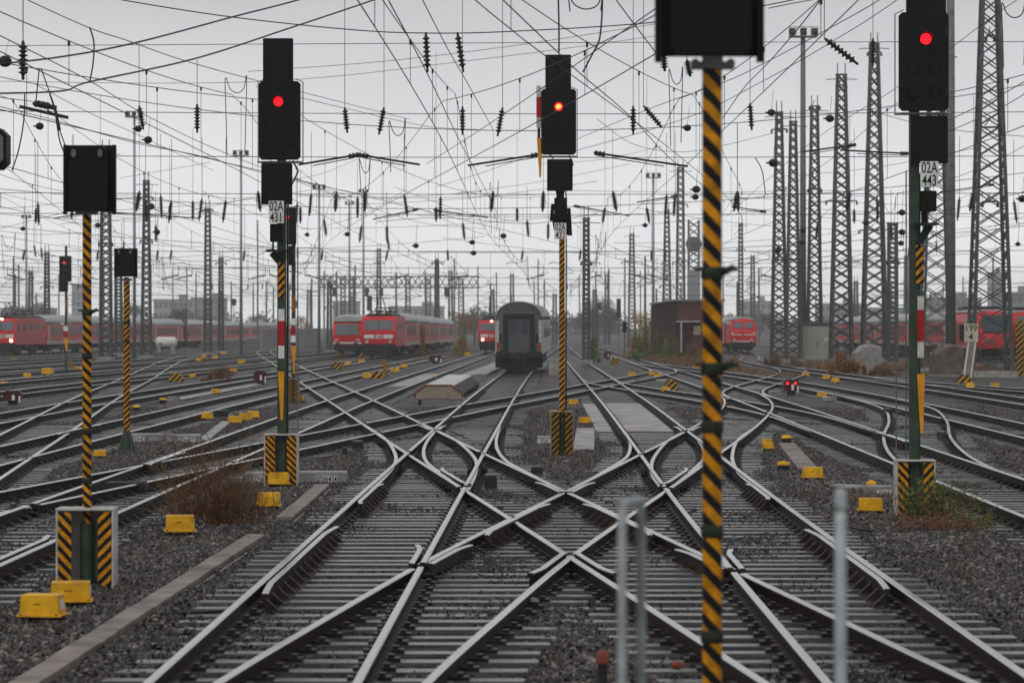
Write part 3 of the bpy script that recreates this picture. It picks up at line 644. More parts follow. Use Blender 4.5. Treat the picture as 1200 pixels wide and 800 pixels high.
mb = MB(); mb.box((0, 0, 0), (.105, .02, 45/s)); mb.build('striped_plate', M['st_up'], t, loc=(X(1077), -.058, h(310)))
mast_marker(t, X, h, 1074.5, 1082, [(347, 363, M['offwhite']), (363, 400, M['red']), (400, 419, M['offwhite'])])
wedge(t, X, h, 1074, 1083, 438, 507)
guard_box(t, 44/s, 66/s, .0, M['st_dn'], M['st_up'], gap=.24)
mb = MB(); mb.bar((-.10, .12, 0), (-.10, .12, h(200)), .02, n=6); mb.bar((-.24, .12, .8), (-.24, .12, h(280)), .02, n=6)
for z in np.arange(.9, h(290), .3): mb.bar((-.10, .12, z), (-.24, .12, z), .018, n=6)
mb.build('ladder', M['galv_dark'], t)
# the smaller, partly hidden signals behind
def small_signal(px, py, label, head, low, lamp, mtop, marker, stripe, wedg, base, lm):
    g = G(px, py); s = F/g.y; h = U(s, py); X = lambda q: (q-px)/s
    t = thing('light_signal', g, label, 'signal', 'smaller light signals further back')
    mb = MB(); mb.box((0, 0, h(mtop)/2), (.13, .13, h(mtop))); mb.box((0, 0, .04), (.4, .4, .08)); mb.build('mast', M['green'], t)
    a, b, c, d = head; mb = MB(); rbox(mb, (X((a+b)/2), -.12, h((c+d)/2)), ((b-a)/s, .2, (d-c)/s), .03); mb.build('signal_head', M['black'], t)
    a, b, c, d = low; mb = MB(); rbox(mb, (X((a+b)/2), -.12, h((c+d)/2)), ((b-a)/s, .16, (d-c)/s), .02); mb.build('speed_indicator', M['black'], t)
    lens(t, X(lamp[0]), -.23, h(lamp[1]), .09, lm)
    if marker: mast_marker(t, X, h, px-3, px+2.5, [(a, b, M[c]) for a, b, c in marker], -.075)
    if stripe:
        mb = MB(); mb.box((0, 0, 0), (.12, .02, (stripe[1]-stripe[0])/s)); mb.build('striped_plate', M['st_up'], t, loc=(0, -.075, h(sum(stripe)/2)))
    if wedg: wedge(t, X, h, px-3, px+3, wedg[0], wedg[1], -.075)
    if base: guard_box(t, .38, .8, .02, M['st_dull'], M['st_dull'], gap=.08, dull=True)
    return t
small_signal(344, 472, 'slim signal with a small red lamp, half hidden behind the 02A 431 signal', (336, 347.5, 243, 287), (337, 344, 288, 311), (336.6, 255), 246,
    [(373, 382, 'white'), (382, 393, 'red'), (393, 401, 'white')], (345, 366), (405, 438), True, M['lamp_dim'])
small_signal(77.5, 437, 'distant signal with a dim red lamp, behind the far left striped post', (70, 84, 300, 330), (70, 80, 330, 342), (76, 308), 288,
    [(382, 388, 'white'), (388, 394, 'red')], (350, 362), (396, 412), False, M['lamp_dim'])
def far_signal(px, py, top, w, hh, label, col='black', red=None):
    g = G(px, py); s = F/g.y; h = U(s, py)
    t = thing('light_signal', g, label, 'signal', 'distant unlit signals')
    mb = MB(); mb.box((0, 0, h(top)/2), (.15, .15, h(top))); mb.build('mast', M['galv_dark'], t)
    mb = MB(); rbox(mb, (0, -.14, h(top)-hh/s/2), (w/s, .2, hh/s), .04); mb.build('signal_head', M[col], t)
    if red:
        mb = MB(); mb.box((0, -.12, h(red[0])-(red[1]-red[0])/s/2), (.35, .1, (red[1]-red[0])/s)); mb.build('marker_plate', M['red'], t)
far_signal(274, 400, 350, 6, 8, 'small distant black signal plate on a thin mast between the left masts')
far_signal(346, 398, 352, 6, 8, 'small distant signal plate just right of the 02A 431 mast')
far_signal(702, 405, 355, 5, 8, 'small distant plate signal on a post beside the solid looking lattice mast')
far_signal(725, 408, 350, 5, 22, 'distant signal with red marker left of the dark red shed', 'black', (358, 365))
far_signal(433, 400, 346, 6, 18, 'distant dark red backed signal above the control car', 'black', (347, 362))
far_signal(732, 418, 377, 5, 12, 'low distant signal box on a post before the weeds left of the dark red shed')
far_signal(990, 412, 368, 5, 20, 'distant dark signal seen through the lattice tower right of the grey green hut', 'black', (368, 380))

M['clamp'] = mat('mossy_clamp', (.022, .030, .018), .6, 0, .4, 20)
# short signals seen from behind: black plate on a striped post
def plate_signal(px, base_py, Y, label, head, post, post_w, clamps, stripe, foot, extra=.19, group='black plate signals on striped posts'):
    s = F/Y; X = lambda q: (q-px)/s; zb = zr(Y) - extra; Zp = lambda py: CAMZ + (HOR-py)/s - zb
    t = thing('plate_signal', ((px-600)/s, Y, zb), label, 'signal', group)
    a, b, c, d = head; cx, cz, wd, hd = X((a+b)/2), (Zp(c)+Zp(d))/2, (b-a)/s, (d-c)/s
    mb = MB(); mb.box((cx, .03, cz), (wd, .012, hd))
    for q in (-1, 1): mb.box((cx+q*(wd/2-.018), 0, cz-.015), (.036, .06, hd+.03))
    mb.build('backing_plate', M['black'], t)
    mb = MB(); rbox(mb, (cx, -.11, cz-.01), (wd*.72, .18, hd*.96), .035)
    for q in (-1, 1): mb.bar((cx+q*wd*.22, -.205, cz+hd*.28), (cx+q*wd*.22, -.205, cz+hd*.40), .028, n=6)
    mb.build('lamp_case', M['black'], t, .006)
    mb = MB()
    for q in (-1, 1): rbox(mb, (cx+q*wd*.25, -.215, cz+hd*.36), (.05, .02, .085), .02)
    mb.build('case_latch', M['galv_dark'], t)
    mb = MB(); mb.box((0, -.02, Zp(post[0])+.02), (.22, .10, .035)); mb.box((0, -.02, Zp(post[0])+.05), (.10, .12, .05))
    for q in (-1, 1): mb.lathe([(.022, -.06), (.022, .06)], 8, (q*.09, -.02, Zp(post[0])+.03), 0, 'y')
    mb.build('post_clamp', M['galv_dark'], t)
    z0, z1 = Zp(post[1]), Zp(post[0]); mb = MB(); mb.lathe([(post_w/2, 0), (post_w/2, z1-z0)], 18); mb.build('striped_post', M[stripe], t, loc=(0, 0, z0))
    for cpy, big in clamps:
        mb = MB(); mb.lathe([(post_w/2+.003, -.032), (post_w/2+.007, -.026), (post_w/2+.007, .026), (post_w/2+.003, .032)], 16, (0, 0, Zp(cpy)))
        if big: mb.box((.02, -.01, Zp(cpy)+.02), (post_w+.12, .07, .02)); mb.bar((post_w/2, 0, Zp(cpy)), (post_w/2+.06, -.02, Zp(cpy)+.03), .03)
        mb.build('band_clamp', M['clamp'], t)
    if foot == 'box':
        mb = MB(); mb.lathe([(.075, 0), (.075, z0+.02)], 14); mb.box((0, 0, .03), (.36, .36, .06)); mb.build('post_foot', M['green'], t)
        guard_box(t, 65/s, 90/s, .02, M['st_dn'], M['st_mid'], gap=.30)
    elif foot == 'cone':
        mb = MB(); mb.lathe([(.16, 0), (.15, .05), (.085, z0-.04), (.07, z0+.02)], 8, smooth=False)
        for q in range(4):
            a_ = q*math.pi/2+.78; mb.bar((.22*math.cos(a_), .22*math.sin(a_), 0), (.06*math.cos(a_), .06*math.sin(a_), z0), .035)
        mb.box((0, 0, .02), (.5, .5, .05)); mb.build('post_foot', M['green'], t)
    else:
        mb = MB(); mb.lathe([(.06, 0), (.06, z0+.02)], 14); mb.box((0, 0, .03), (.36, .36, .06)); mb.build('post_foot', M['green'], t)
    return t
plate_signal(102, 690, 30.2, 'black plate signal on a striped post with a white framed striped guard, nearest at left', (74.5, 136, 170, 248), (252, 615), .094, [(366, True), (417, False), (505, False), (563, False)], 'st_fine', 'box')
plate_signal(148.5, 530, 61.5, 'smaller black plate signal on a thin striped post with a green foot', (134, 161, 291, 324), (329, 505), .135, [(378, False), (400, False)], 'st_mid', 'cone')
plate_signal(834.5, 1000, 14.8, 'large blurred black plate signal on the closest black and orange post', (767.5, 895, -40, 66), (82, 900), .102, [(320, True), (432, True), (500, False), (622, False), (745, False)], 'st_dn', 'plain')

# ------------------------------------------------------------------ platform end, hand rails, marker post
mb = MB(); mb.box((.9, -2, .38), (5.2, 24, .76)); mb.box((.9, -2, -.1), (5.0, 24, .24)); po = mb.build('platform', M['concrete'], None, .02); tag(po, 'concrete platform end under the hand rails', None, None, 'structure')
def handrail(x, Y, top_py, wpx, gap, label):
    s = F/Y; z1 = CAMZ + (HOR-top_py)/s; zb = .76; hh = z1 - zb
    t = thing('hand_rail', (x, Y, zb), label, 'hand rail', 'galvanised hand rails at the platform end'); r = wpx/s/2
    mb = MB(); p = [(0, 0, 0), (0, 0, hh-.08)] + [(gap[0]*(1-math.cos(a))*.1, gap[1]*(1-math.cos(a))*.1, hh-.08+.08*math.sin(a)-r) for a in np.linspace(.2, 1.57, 5)]
    q = (gap[0], gap[1]); e = [(q[0]-q[0]*(1-math.cos(a))*.1, q[1]-q[1]*(1-math.cos(a))*.1, hh-.08+.08*math.sin(a)-r) for a in np.linspace(1.57, .2, 5)] + [(q[0], q[1], hh-.08), (q[0], q[1], 0)]
    mb.wire(p+e, r, n=12); mb.build('pipe', M['galv'], t)
    mb = MB()
    for a in ((0, 0), q): mb.lathe([(.06, 0), (.06, .012), (r*1.3, .014), (r*1.3, .05)], 12, (a[0], a[1], 0))
    mb.build('foot_flange', M['galv_dark'], t)
handrail((729-600)*9.0/F, 9.0, 584, 11, (.068, .2), 'hand rail with two blurred galvanised pipes, left of the closest striped post')
handrail((985-600)*9.0/F, 9.0, 580, 14, (.05, .45), 'single thick looking galvanised hand rail pipe, right of the closest striped post')
g = G(706, 830); t = thing('marker_post', g, 'short dark post with a rust red cap in the ballast beside the hand rail', 'marker post')
zt = CAMZ + (HOR-762)*g.y/F - g.z
mb = MB(); mb.lathe([(.035, 0), (.035, zt-.08)], 10); mb.build('post', M['blackish'], t)
mb = MB(); mb.lathe([(.045, zt-.09), (.045, zt-.03), (.03, zt), (0.005, zt+.006)], 12); mb.build('cap', M['cap'], t)

# ------------------------------------------------------------------ lattice masts
def lattice_mast(px, Y, base_py, top_py, wb, wt, label, group='lattice masts carrying the overhead lines', leg=.13, br=.07, arms=(), bays=None, spike=True):
    s = F/Y; X = (px-600)/s; z0 = zr(Y) - .2 if base_py is None else CAMZ + (HOR-base_py)/s
    zg = zr(Y) - .2; z0 = min(z0, zg); H = CAMZ + (HOR-top_py)/s - z0; b, tt = wb/s/2, wt/s/2
    t = thing('lattice_mast', (X, Y, z0), label, 'mast', group)
    at = lambda u, i, j: Vector((i*(b+(tt-b)*u), j*(b+(tt-b)*u), H*u))
    for i, j in ((-1, -1), (1, -1), (1, 1), (-1, 1)):
        mb = MB(); mb.bar(at(0, i, j), at(1, i, j), leg); mb.build('leg', M['lattice'], t)
    mb = MB(); z = 0; us = [0]
    while z < H:
        wd = 2*(b+(tt-b)*z/H); z += max(wd*.62, H/30) if not bays else H/bays
        us.append(min(1, z/H))
    for u0, u1 in zip(us[:-1], us[1:]):
        for (i, j), (k, l) in (((-1, -1), (1, -1)), ((1, -1), (1, 1)), ((1, 1), (-1, 1)), ((-1, 1), (-1, -1))):
            mb.bar(at(u0, i, j), at(u1, k, l), br, caps=False); mb.bar(at(u0, k, l), at(u1, i, j), br, caps=False)
    mb.build('bracing', M['lattice'], t)
    mb = MB(); mb.box((0, 0, .12), (2*b+.5, 2*b+.5, .5)); mb.build('foundation', M['concrete'], t)
    mb = MB(); mb.box((0, 0, H+.03), (2*tt+.25, 2*tt+.25, .08))
    if spike:
        for q in (-1, 1): mb.bar((q*tt, 0, H), (q*tt, 0, H+.9), .07); mb.bar((q*tt*1.0, 0, H-.3), (q*(tt+.9), 0, H-.35), .06)
    mb.build('head_plate', M['lattice'], t)
    for py, w_, ball in arms:
        mb = MB(); zz = CAMZ + (HOR-py)/s - z0; mb.bar((-w_/s, -.1, zz), (w_/s, -.1, zz+.05), .10); mb.bar((-w_/s*.5, -.1, zz+.05), (0, -.1, zz+.5), .05)
        for q in (-1, 1): mb.lathe([(.05, -.12), (.11, -.08), (.05, -.03), (.11, .02), (.05, .06), (.11, .1), (.04, .14)], 7, (q*w_/s, -.1, zz-.15))
        mb.build('cross_arm', M['blackish'], t)
    return t
LM = lattice_mast
LM(1160, 153, None, -50, 46, 15, 'tallest lattice tower, right of the grey column at the right edge', leg=.17, br=.065, arms=[(237, 9, 0), (150, 14, 0), (43, 5, 0)])
LM(1097, 165, None, 60, 36, 12, 'wide lattice tower directly behind the 02A 443 signal', leg=.14, br=.062, arms=[(150, 12, 0)])
LM(1024.5, 222, None, 52, 28, 8, 'lattice tower just left of the 02A 443 signal', leg=.20, br=.09, arms=[(270, 18, 0), (62, 8, 0)])
LM(986, 222, None, 88, 25, 9, 'lattice tower rising right of the grey green hut', leg=.19, br=.09, arms=[(236, 18, 0), (100, 6, 0)])
LM(954.5, 232, None, 125, 17, 7, 'lattice tower rising from behind the grey green hut', leg=.17, br=.085, arms=[(222, 8, 0), (125, 6, 0)])
LM(929.5, 222, None, 143, 17, 6, 'slim lattice tower close to the left of the floodlight pole by the hut', leg=.17, br=.085, arms=[(305, 10, 0)])
LM(913, 225, None, 132, 18, 6, 'leftmost lattice tower of the cluster beside the grey green hut', leg=.18, br=.085, arms=[(152, 9, 0), (305, 8, 0)])
LM(1046, 200, None, 262, 10, 9, 'short narrow twin post lattice mast left of the 02A 443 signal', leg=.15, br=.07, arms=[(306, 7, 0)], spike=False)
LM(797.5, 300, None, 197, 10, 6, 'slim lattice mast close to the left of the closest striped post', leg=.2, br=.09, arms=[(240, 8, 0), (307, 9, 0)])
LM(781.5, 330, None, 246, 11, 4, 'tapered lattice mast behind the dark red shed', leg=.2, br=.09, arms=[(335, 8, 0)])
LM(740.5, 380, None, 274, 9, 4, 'hazy lattice mast left of the dark red shed', leg=.2, br=.09, arms=[(307, 12, 0)])
LM(687, 215, None, 256, 7, 5, 'solid looking lattice mast right of the 02A 432 signal', leg=.2, br=.09, arms=[(307, 6, 0)])
LM(124, 245, None, 176, 13, 8, 'lattice mast directly right of the nearest left striped post', leg=.17, br=.08, arms=[(285, 8, 0)])
LM(171.5, 262, None, 212, 11, 5, 'lattice mast with insulator bars right of the smaller striped post', leg=.17, br=.08, arms=[(232, 8, 0), (282, 7, 0)])
LM(243.5, 300, None, 245, 8, 5, 'plain lattice mast left of the 02A 431 signal', leg=.17, br=.08, arms=[(246, 6, 0)])
LM(139, 290, None, 318, 8, 6, 'short hazy lattice mast behind the smaller striped post', leg=.17, br=.08, spike=False)
LM(55, 330, None, 296, 6, 4, 'hazy lattice mast above the left red locomotive', leg=.17, br=.08, arms=[(336, 7, 0)])
FARM = [(259, 302, 'right of the plain lattice mast'), (216, 362, 'over the row of red coaches at left'), (302, 258, 'just left of the 02A 431 mast'), (386, 330, 'above the control car'), (444, 292, 'above the centre left locomotive'),
        (476, 330, 'behind the coaches of the centre left locomotive'), (512, 305, 'right of the gantry middle'), (528, 318, 'left of the yellow bush'), (560, 312, 'above the half hidden red locomotive'), (577, 340, 'left of the grey coach roof'),
        (600, 322, 'above the grey coach'), (626, 330, 'above the right roof edge of the grey coach'), (697, 340, 'right of the solid looking mast'), (711, 322, 'over the hazy trees right of the middle signal'), (756, 300, 'above the yellow bush by the shed'),
        (868, 262, 'above the red diesel locomotive'), (882, 300, 'right of the red diesel locomotive'), (864, 330, 'left over the red diesel locomotive'), (1003, 330, 'between the two towers right of the hut'), (1062, 300, 'left behind the 02A 443 mast'), (16, 300, 'at the left edge behind the train'), (36, 318, 'over the left locomotive roof'), (362, 340, 'right of the 02A 431 mast'), (410, 320, 'at the left leg of the gantry'), (650, 345, 'behind the middle signal post')]
for i, (px, top, lab) in enumerate(FARM):
    Y = 330 + (i*83) % 230
    if i % 3 == 2:
        s = F/Y; z0 = zr(Y)-.2; H = CAMZ+(HOR-top)/s-z0; t = thing('catenary_mast', ((px-600)/s, Y, z0), 'distant plain post mast ' + lab, 'mast', 'distant masts in the haze')
        mb = MB(); mb.bar((0, 0, 0), (0, 0, H), .34, n=8, r2=.22); mb.build('pole', M['galv_dark'], t)
        mb = MB(); mb.bar((0, 0, H*.72), (2.6, 0, H*.78), .10); mb.bar((0, 0, H*.92), (2.6, 0, H*.78), .07); mb.lathe([(.06, 0), (.14, .08), (.06, .16), (.14, .24), (.06, .3)], 7, (2.6, 0, H*.76)); mb.build('cantilever', M['blackish'], t)
    else: LM(px, Y, None, top, 5.5, 3.5, 'distant lattice mast ' + lab, 'distant masts in the haze', leg=.2, br=.1, arms=[(top+30, 5, 0)] if i % 2 else [(308, 6, 0)])
# grey tubular column
def column(px, Y, top_py, wb, wt, label, m='galv_dark'):
    s = F/Y; z0 = zr(Y)-.2; H = CAMZ+(HOR-top_py)/s-z0; t = thing('tubular_column', ((px-600)/s, Y, z0), label, 'mast')
    mb = MB(); mb.bar((0, 0, 0), (0, 0, H), wb/s, n=14, r2=wt/s, smooth=True); mb.build('pole', M[m], t)
    mb = MB()
    for z in np.arange(2, H, 1.2): mb.bar((-.02, -wb/s*.5, z), (.16, -wb/s*.55, z), .03)
    mb.build('step_iron', M['blackish'], t); mb = MB(); mb.box((0, 0, .2), (1.2, 1.2, .5)); mb.build('foundation', M['concrete'], t)
M['column'] = mat('grey_concrete_column', (.15, .165, .15), .6, 0, .25, 3)
column(1114, 160, -40, 12.5, 9, 'plain grey round column between the 02A 443 signal and the tallest tower', 'column')
# floodlight masts
def flood(px, Y, top, w, head, label):
    s = F/Y; z0 = zr(Y)-.2; H = CAMZ+(HOR-top)/s-z0; t = thing('floodlight_mast', ((px-600)/s, Y, z0), label, 'floodlight mast', 'floodlight masts of the yard')
    mb = MB(); mb.bar((0, 0, 0), (0, 0, H), w/s*1.15, n=10, r2=w/s*.75, smooth=True); mb.build('pole', M['galv'] if px != 941 else M['column'], t)
    hw = head/s/2; mb = MB(); mb.box((0, 0, H+.05), (2*hw, hw, .08))
    for q in (-1, -.5, 0, .5, 1): mb.bar((q*hw, -hw*.5, H), (q*hw, -hw*.5, H+hw*.7), .05)
    mb.bar((-hw, -hw*.5, H+hw*.7), (hw, -hw*.5, H+hw*.7), .05); mb.build('lamp_platform', M['galv_dark'], t)
    for q in (-.8, 0, .8):
        mb = MB(); mb.box((q*hw, -hw*.35, H+.1+hw*.28), (hw*.45, hw*.35, hw*.4), rot=(-.5, 0, 0)); mb.build('floodlight', M['blackish'], t)
flood(941, 235, 44, 7.5, 33, 'tall floodlight mast with a railed lamp platform above the grey green hut')
flood(157.5, 250, 138, 3.6, 20, 'floodlight mast behind the smaller striped post')
flood(282.5, 290, 183, 3.4, 18, 'floodlight mast left of the 02A 431 signal')
flood(374, 330, 222, 3.2, 15, 'floodlight mast right of the 02A 431 signal')
flood(765.5, 330, 209, 3.4, 17, 'floodlight mast left of the closest striped post')
flood(409.5, 400, 240, 2.6, 10, 'hazy floodlight mast over the control car')
flood(426, 380, 226, 2.6, 11, 'hazy floodlight mast over the centre left locomotive')
flood(31, 380, 256, 2.6, 11, 'hazy floodlight mast at the far left')

# gantry in the haze
Yg = 600; s = F/Yg; zg = zr(Yg)-.2; t = thing('signal_gantry', ((465-600)/s, Yg, zg), 'hazy green lattice gantry spanning behind the centre left train', 'gantry')
zb_ = CAMZ+(HOR-337)/s-zg; zt_ = CAMZ+(HOR-324)/s-zg
for x in (402, 412, 478, 502, 540):
    mb = MB(); xx = (x-465)/s; 
    for i in (-1, 1):
        for j in (-1, 1): mb.bar((xx+i*.45, j*.45, 0), (xx+i*.45, j*.45, zt_), .22)
    for z in np.arange(0, zt_-.9, .9):
        for j in (-1, 1): mb.bar((xx-.45, j*.45, z), (xx+.45, j*.45, z+.9), .12); mb.bar((xx+.45, j*.45, z), (xx-.45, j*.45, z+.9), .12)
    mb.build('gantry_leg', M['lattice'], t)
mb = MB()
for z in (zb_, zt_):
    for j in (-.7, .7): mb.bar(((372-465)/s, j, z), ((562-465)/s, j, z), .24)
for k in range(24):
    x0 = (372-465)/s + k*190/s/24; x1 = x0+190/s/24
    for j in (-.7, .7): mb.bar((x0, j, zb_), (x1, j, zt_), .13); mb.bar((x1, j, zb_), (x0, j, zt_), .13)
mb.build('gantry_beam', M['lattice'], t)
for x in (392, 430, 447, 523):
    mb = MB(); mb.box(((x-465)/s, -.8, zb_-.9), (.8, .3, 1.9)); mb.build('hanging_signal', M['blackish'], t)
# derrick-like tower in the haze
Yt = 800; s = F/Yt; t = thing('silo_tower', ((813-600)/s, Yt, zr(Yt)-.2), 'hazy dark tower with a bulging drum beside the closest striped post', 'tower')
Ht = CAMZ+(HOR-258)/s - zr(Yt)+.2; mb = MB()
for i in (-1, 1):
    for j in (-1, 1): mb.bar((i*1.4, j*1.4, 0), (i*1.4, j*1.4, Ht), .45)
for z in np.arange(0, Ht-2, 2):
    for j in (-1, 1): mb.bar((-1.4, j*1.4, z), (1.4, j*1.4, z+2), .28); mb.bar((1.4, j*1.4, z), (-1.4, j*1.4, z+2), .28)
mb.build('frame', M['lattice'], t); mb = MB(); z_ = CAMZ+(HOR-285)/s-zr(Yt); mb.lathe([(.6, z_-2), (1.9, z_-1.2), (2.3, z_), (1.9, z_+1.2), (.6, z_+2)], 16); mb.build('drum', M['blackish'], t)
mb = MB(); mb.box((0, 0, (CAMZ+(HOR-335)/s-zr(Yt))), (3.4, 3.4, 9)); mb.build('cabin', M['bld2'], t)

for i in range(64):
    px = 10 + i*18.6 + random.uniform(-8, 8); Y = random.uniform(560, 900); top = random.uniform(300, 350); s = F/Y; z0 = zr(Y)-.2; H = CAMZ+(HOR-top)/s-z0
    t = thing('catenary_mast', ((px-600)/s, Y, z0), 'one of the faintest thin masts lost in the haze far beyond the trains', 'mast', 'faintest masts in the haze')
    mb = MB(); mb.bar((0, 0, 0), (0, 0, H), .5, n=6, r2=.35); mb.build('pole', M['galv_dark'], t)
    q = random.choice((-1, 1)); mb = MB(); mb.bar((0, 0, H*.8), (q*3, 0, H*.82), .16); mb.bar((0, 0, H*.97), (q*3, 0, H*.83), .12); mb.build('cantilever', M['galv_dark'], t)

# ------------------------------------------------------------------ overhead lines
HS = [-25, 60, 105, 190, 262, 330, 400, 480]
def insul_prof(L, r): 
    p = [(r*.3, 0)]; n = 7
    for i in range(n):
        z = -L*(.12 + .76*i/n); p += [(r*.5, z), (r*1.25, z-L*.035), (r*.5, z-L*.075)]
    return p + [(r*.3, -L*.92), (r*.45, -L*.95), (r*.2, -L)]
def insulator(parent, top, L, r=.075, lean=(0, 0), name='insulator', n=9):
    mb = MB(); mb.lathe(insul_prof(L, r), n); o = mb.build(name, M['insul'], parent, loc=top); o.rotation_euler = (lean[0], lean[1], 0); return o
def catenary(key, label, y0=14, y1=420, r=.0075, dz=0):
    L = LN[key]; y0 = max(y0, L.y[0]); y1 = min(y1, L.y[-1])
    t = thing('overhead_line', (float(L(y0)), y0, 5.6+zr(y0)), label, 'overhead line', 'overhead contact lines above the tracks'); org = Vector(t.location)
    mw, cw = MB(), MB()
    ys = np.concatenate([np.arange(y0, min(y1, 140), 3.0), np.arange(max(140, y0), y1, 7.0), [y1]])
    def zm(y):
        for a, b in zip(HS[:-1], HS[1:]):
            if a <= y <= b: u = (y-a)/(b-a); return 7.15 - 4*u*(1-u)*min(1.25, .00022*(b-a)**2+.25)
        return 7.0
    zig = lambda y: .25*math.sin(y*.045)
    pm = []; pc = []
    for y in ys:
        x = float(L(y)) + zig(y); rr = 1
        pm.append(Vector((x, y, zm(y)+zr(y)+dz)) - org); pc.append(Vector((x, y, 5.62+zr(y)+dz)) - org)
    fat = lambda p: p
    k = next((i for i, y in enumerate(ys) if y > 130), len(ys)-1)
    mw.wire(pm[:k+1], r); mw.wire(pm[k:], r*1.8) if k < len(ys)-1 else None; cw.wire(pc[:k+1], r*1.05); cw.wire(pc[k:], r*1.9) if k < len(ys)-1 else None
    for y in np.arange(y0+2, min(y1, 260), 7.5):
        x = float(L(y))+zig(y); dr = MB(); dr.bar(Vector((x, y, zm(y)+zr(y)+dz))-org, Vector((x, y, 5.62+zr(y)+dz))-org, r*1.1 if y < 120 else r*2, caps=False)
        dr.box(Vector((x, y, zm(y)+zr(y)+dz-.03))-org, (.03, .05, .07)); dr.build('dropper', M['wire'], t, fix=False)
    mw.build('messenger_wire', M['wire'], t, fix=False); cw.build('contact_wire', M['wire'], t, fix=False)
CL = {'D': 'over the middle track that leads to the grey coach', 'A': 'over the track with the pale slab', 'E': 'over the track passing the 02A 443 signal', 'F': 'over the track beyond the red dwarf signal', 'G': 'over the track curving to the red diesel locomotive',
      'B': 'slanting left over the long ladder track', 'C': 'slanting right over the near crossover', 'K': 'slanting right past the cellar hatch', 'M': 'slanting left behind the short striped signals', 'L1': 'over the track left of the cable trough',
      'L2': 'over the track behind the short striped signals', 'L3': 'over the centre left locomotive', 'L4': 'over the control car', 'L5': 'over the second track left of the control car', 'L6': 'over the third track left of the control car', 'L7': 'over the fourth track left of the control car',
      'L9': 'over the sixth track left of the control car', 'L11': 'over the left red locomotive', 'I': 'over the far right red railcar', 'H': 'over the branch by the 199 4 board'}
for k, lab in CL.items(): catenary(k, 'overhead contact line ' + lab, dz=random.uniform(-.05, .12))
# headspans
def headspan(Y, x0, x1, zl, zu, zt, label, keys, r, ins=True, arms=True):
    t = thing('headspan', (0, Y, 0), label, 'headspan', 'cross wires spanning the tracks'); z = zr(Y)
    def cw(z0, sag, name, rr):
        mb = MB(); mb.wire([(x, 0, z0+z-4*sag*(1-((x-x0)/(x1-x0)*2-1)**2)/4) for x in np.linspace(x0, x1, 25)], rr); mb.build(name, M['wire'], t, fix=False)
    cw(zl, .08, 'lower_cross_wire', r); cw(zu, .10, 'upper_cross_wire', r)
    if zt: cw(zt+3.5, 3.2, 'span_wire', r*1.2); 
    for k in keys:
        L = LN[k]
        if not (L.y[0] <= Y <= L.y[-1]): continue
        x = float(L(Y)); 
        if not (x0 < x < x1): continue
        if ins:
            insulator(t, (x-.1, 0, zu+z+.02), .56 if Y < 80 else .75, .07 if Y < 80 else .10, (0, random.uniform(-.2, .2)))
        if zt:
            mb = MB(); u = (x-x0)/(x1-x0); ztop = zt+3.5-3.2*(1-(u*2-1)**2)+z; mb.bar((x-.1, 0, zu+z), (x-.1, 0, ztop), r*1.1, caps=False); mb.build('hanger_wire', M['wire'], t)
        if arms:
            q = 1 if random.random() < .5 else -1; mb = MB(); rr = .045 if Y < 80 else .07
            mb.bar((x+q*.1, 0, 5.66+z), (x+q*1.25, 0, 5.95+z), rr, n=6); mb.bar((x+q*.35, 0, 5.80+z), (x+q*1.25, 0, 6.02+z), rr*.5, n=6); mb.bar((x+q*1.25, 0, 5.9+z), (x+q*1.25, 0, zl+z), rr*.5)
            mb.lathe([(.02, 0), (.05, .03), (.03, .08), (.05, .13), (.02, .16)], 8, (x+q*1.05, 0, 5.90+z), 0, 'x'); mb.build('steady_arm', M['blackish'], t)
allk = list(CL)
headspan(60, -14, 16, 6.04, 6.96, None, 'nearest pair of cross wires with hanging brown insulators above the signals', ['D', 'A', 'E', 'B', 'L1', 'K', 'L2', 'F'], .0075, ins=False, arms=False)
headspan(105, -24, 25.5, 6.55, 7.3, 9.2, 'second pair of cross wires at the height of the 02A plates', allk, .012, arms=False)
headspan(190, -50, 40, 6.5, 7.6, 10, 'third pair of cross wires level with the mast platforms', allk, .018)
headspan(330, -60, 60, 6.5, 7.8, 11, 'farthest pair of cross wires just above the hazy gantry', allk, .028, arms=False)
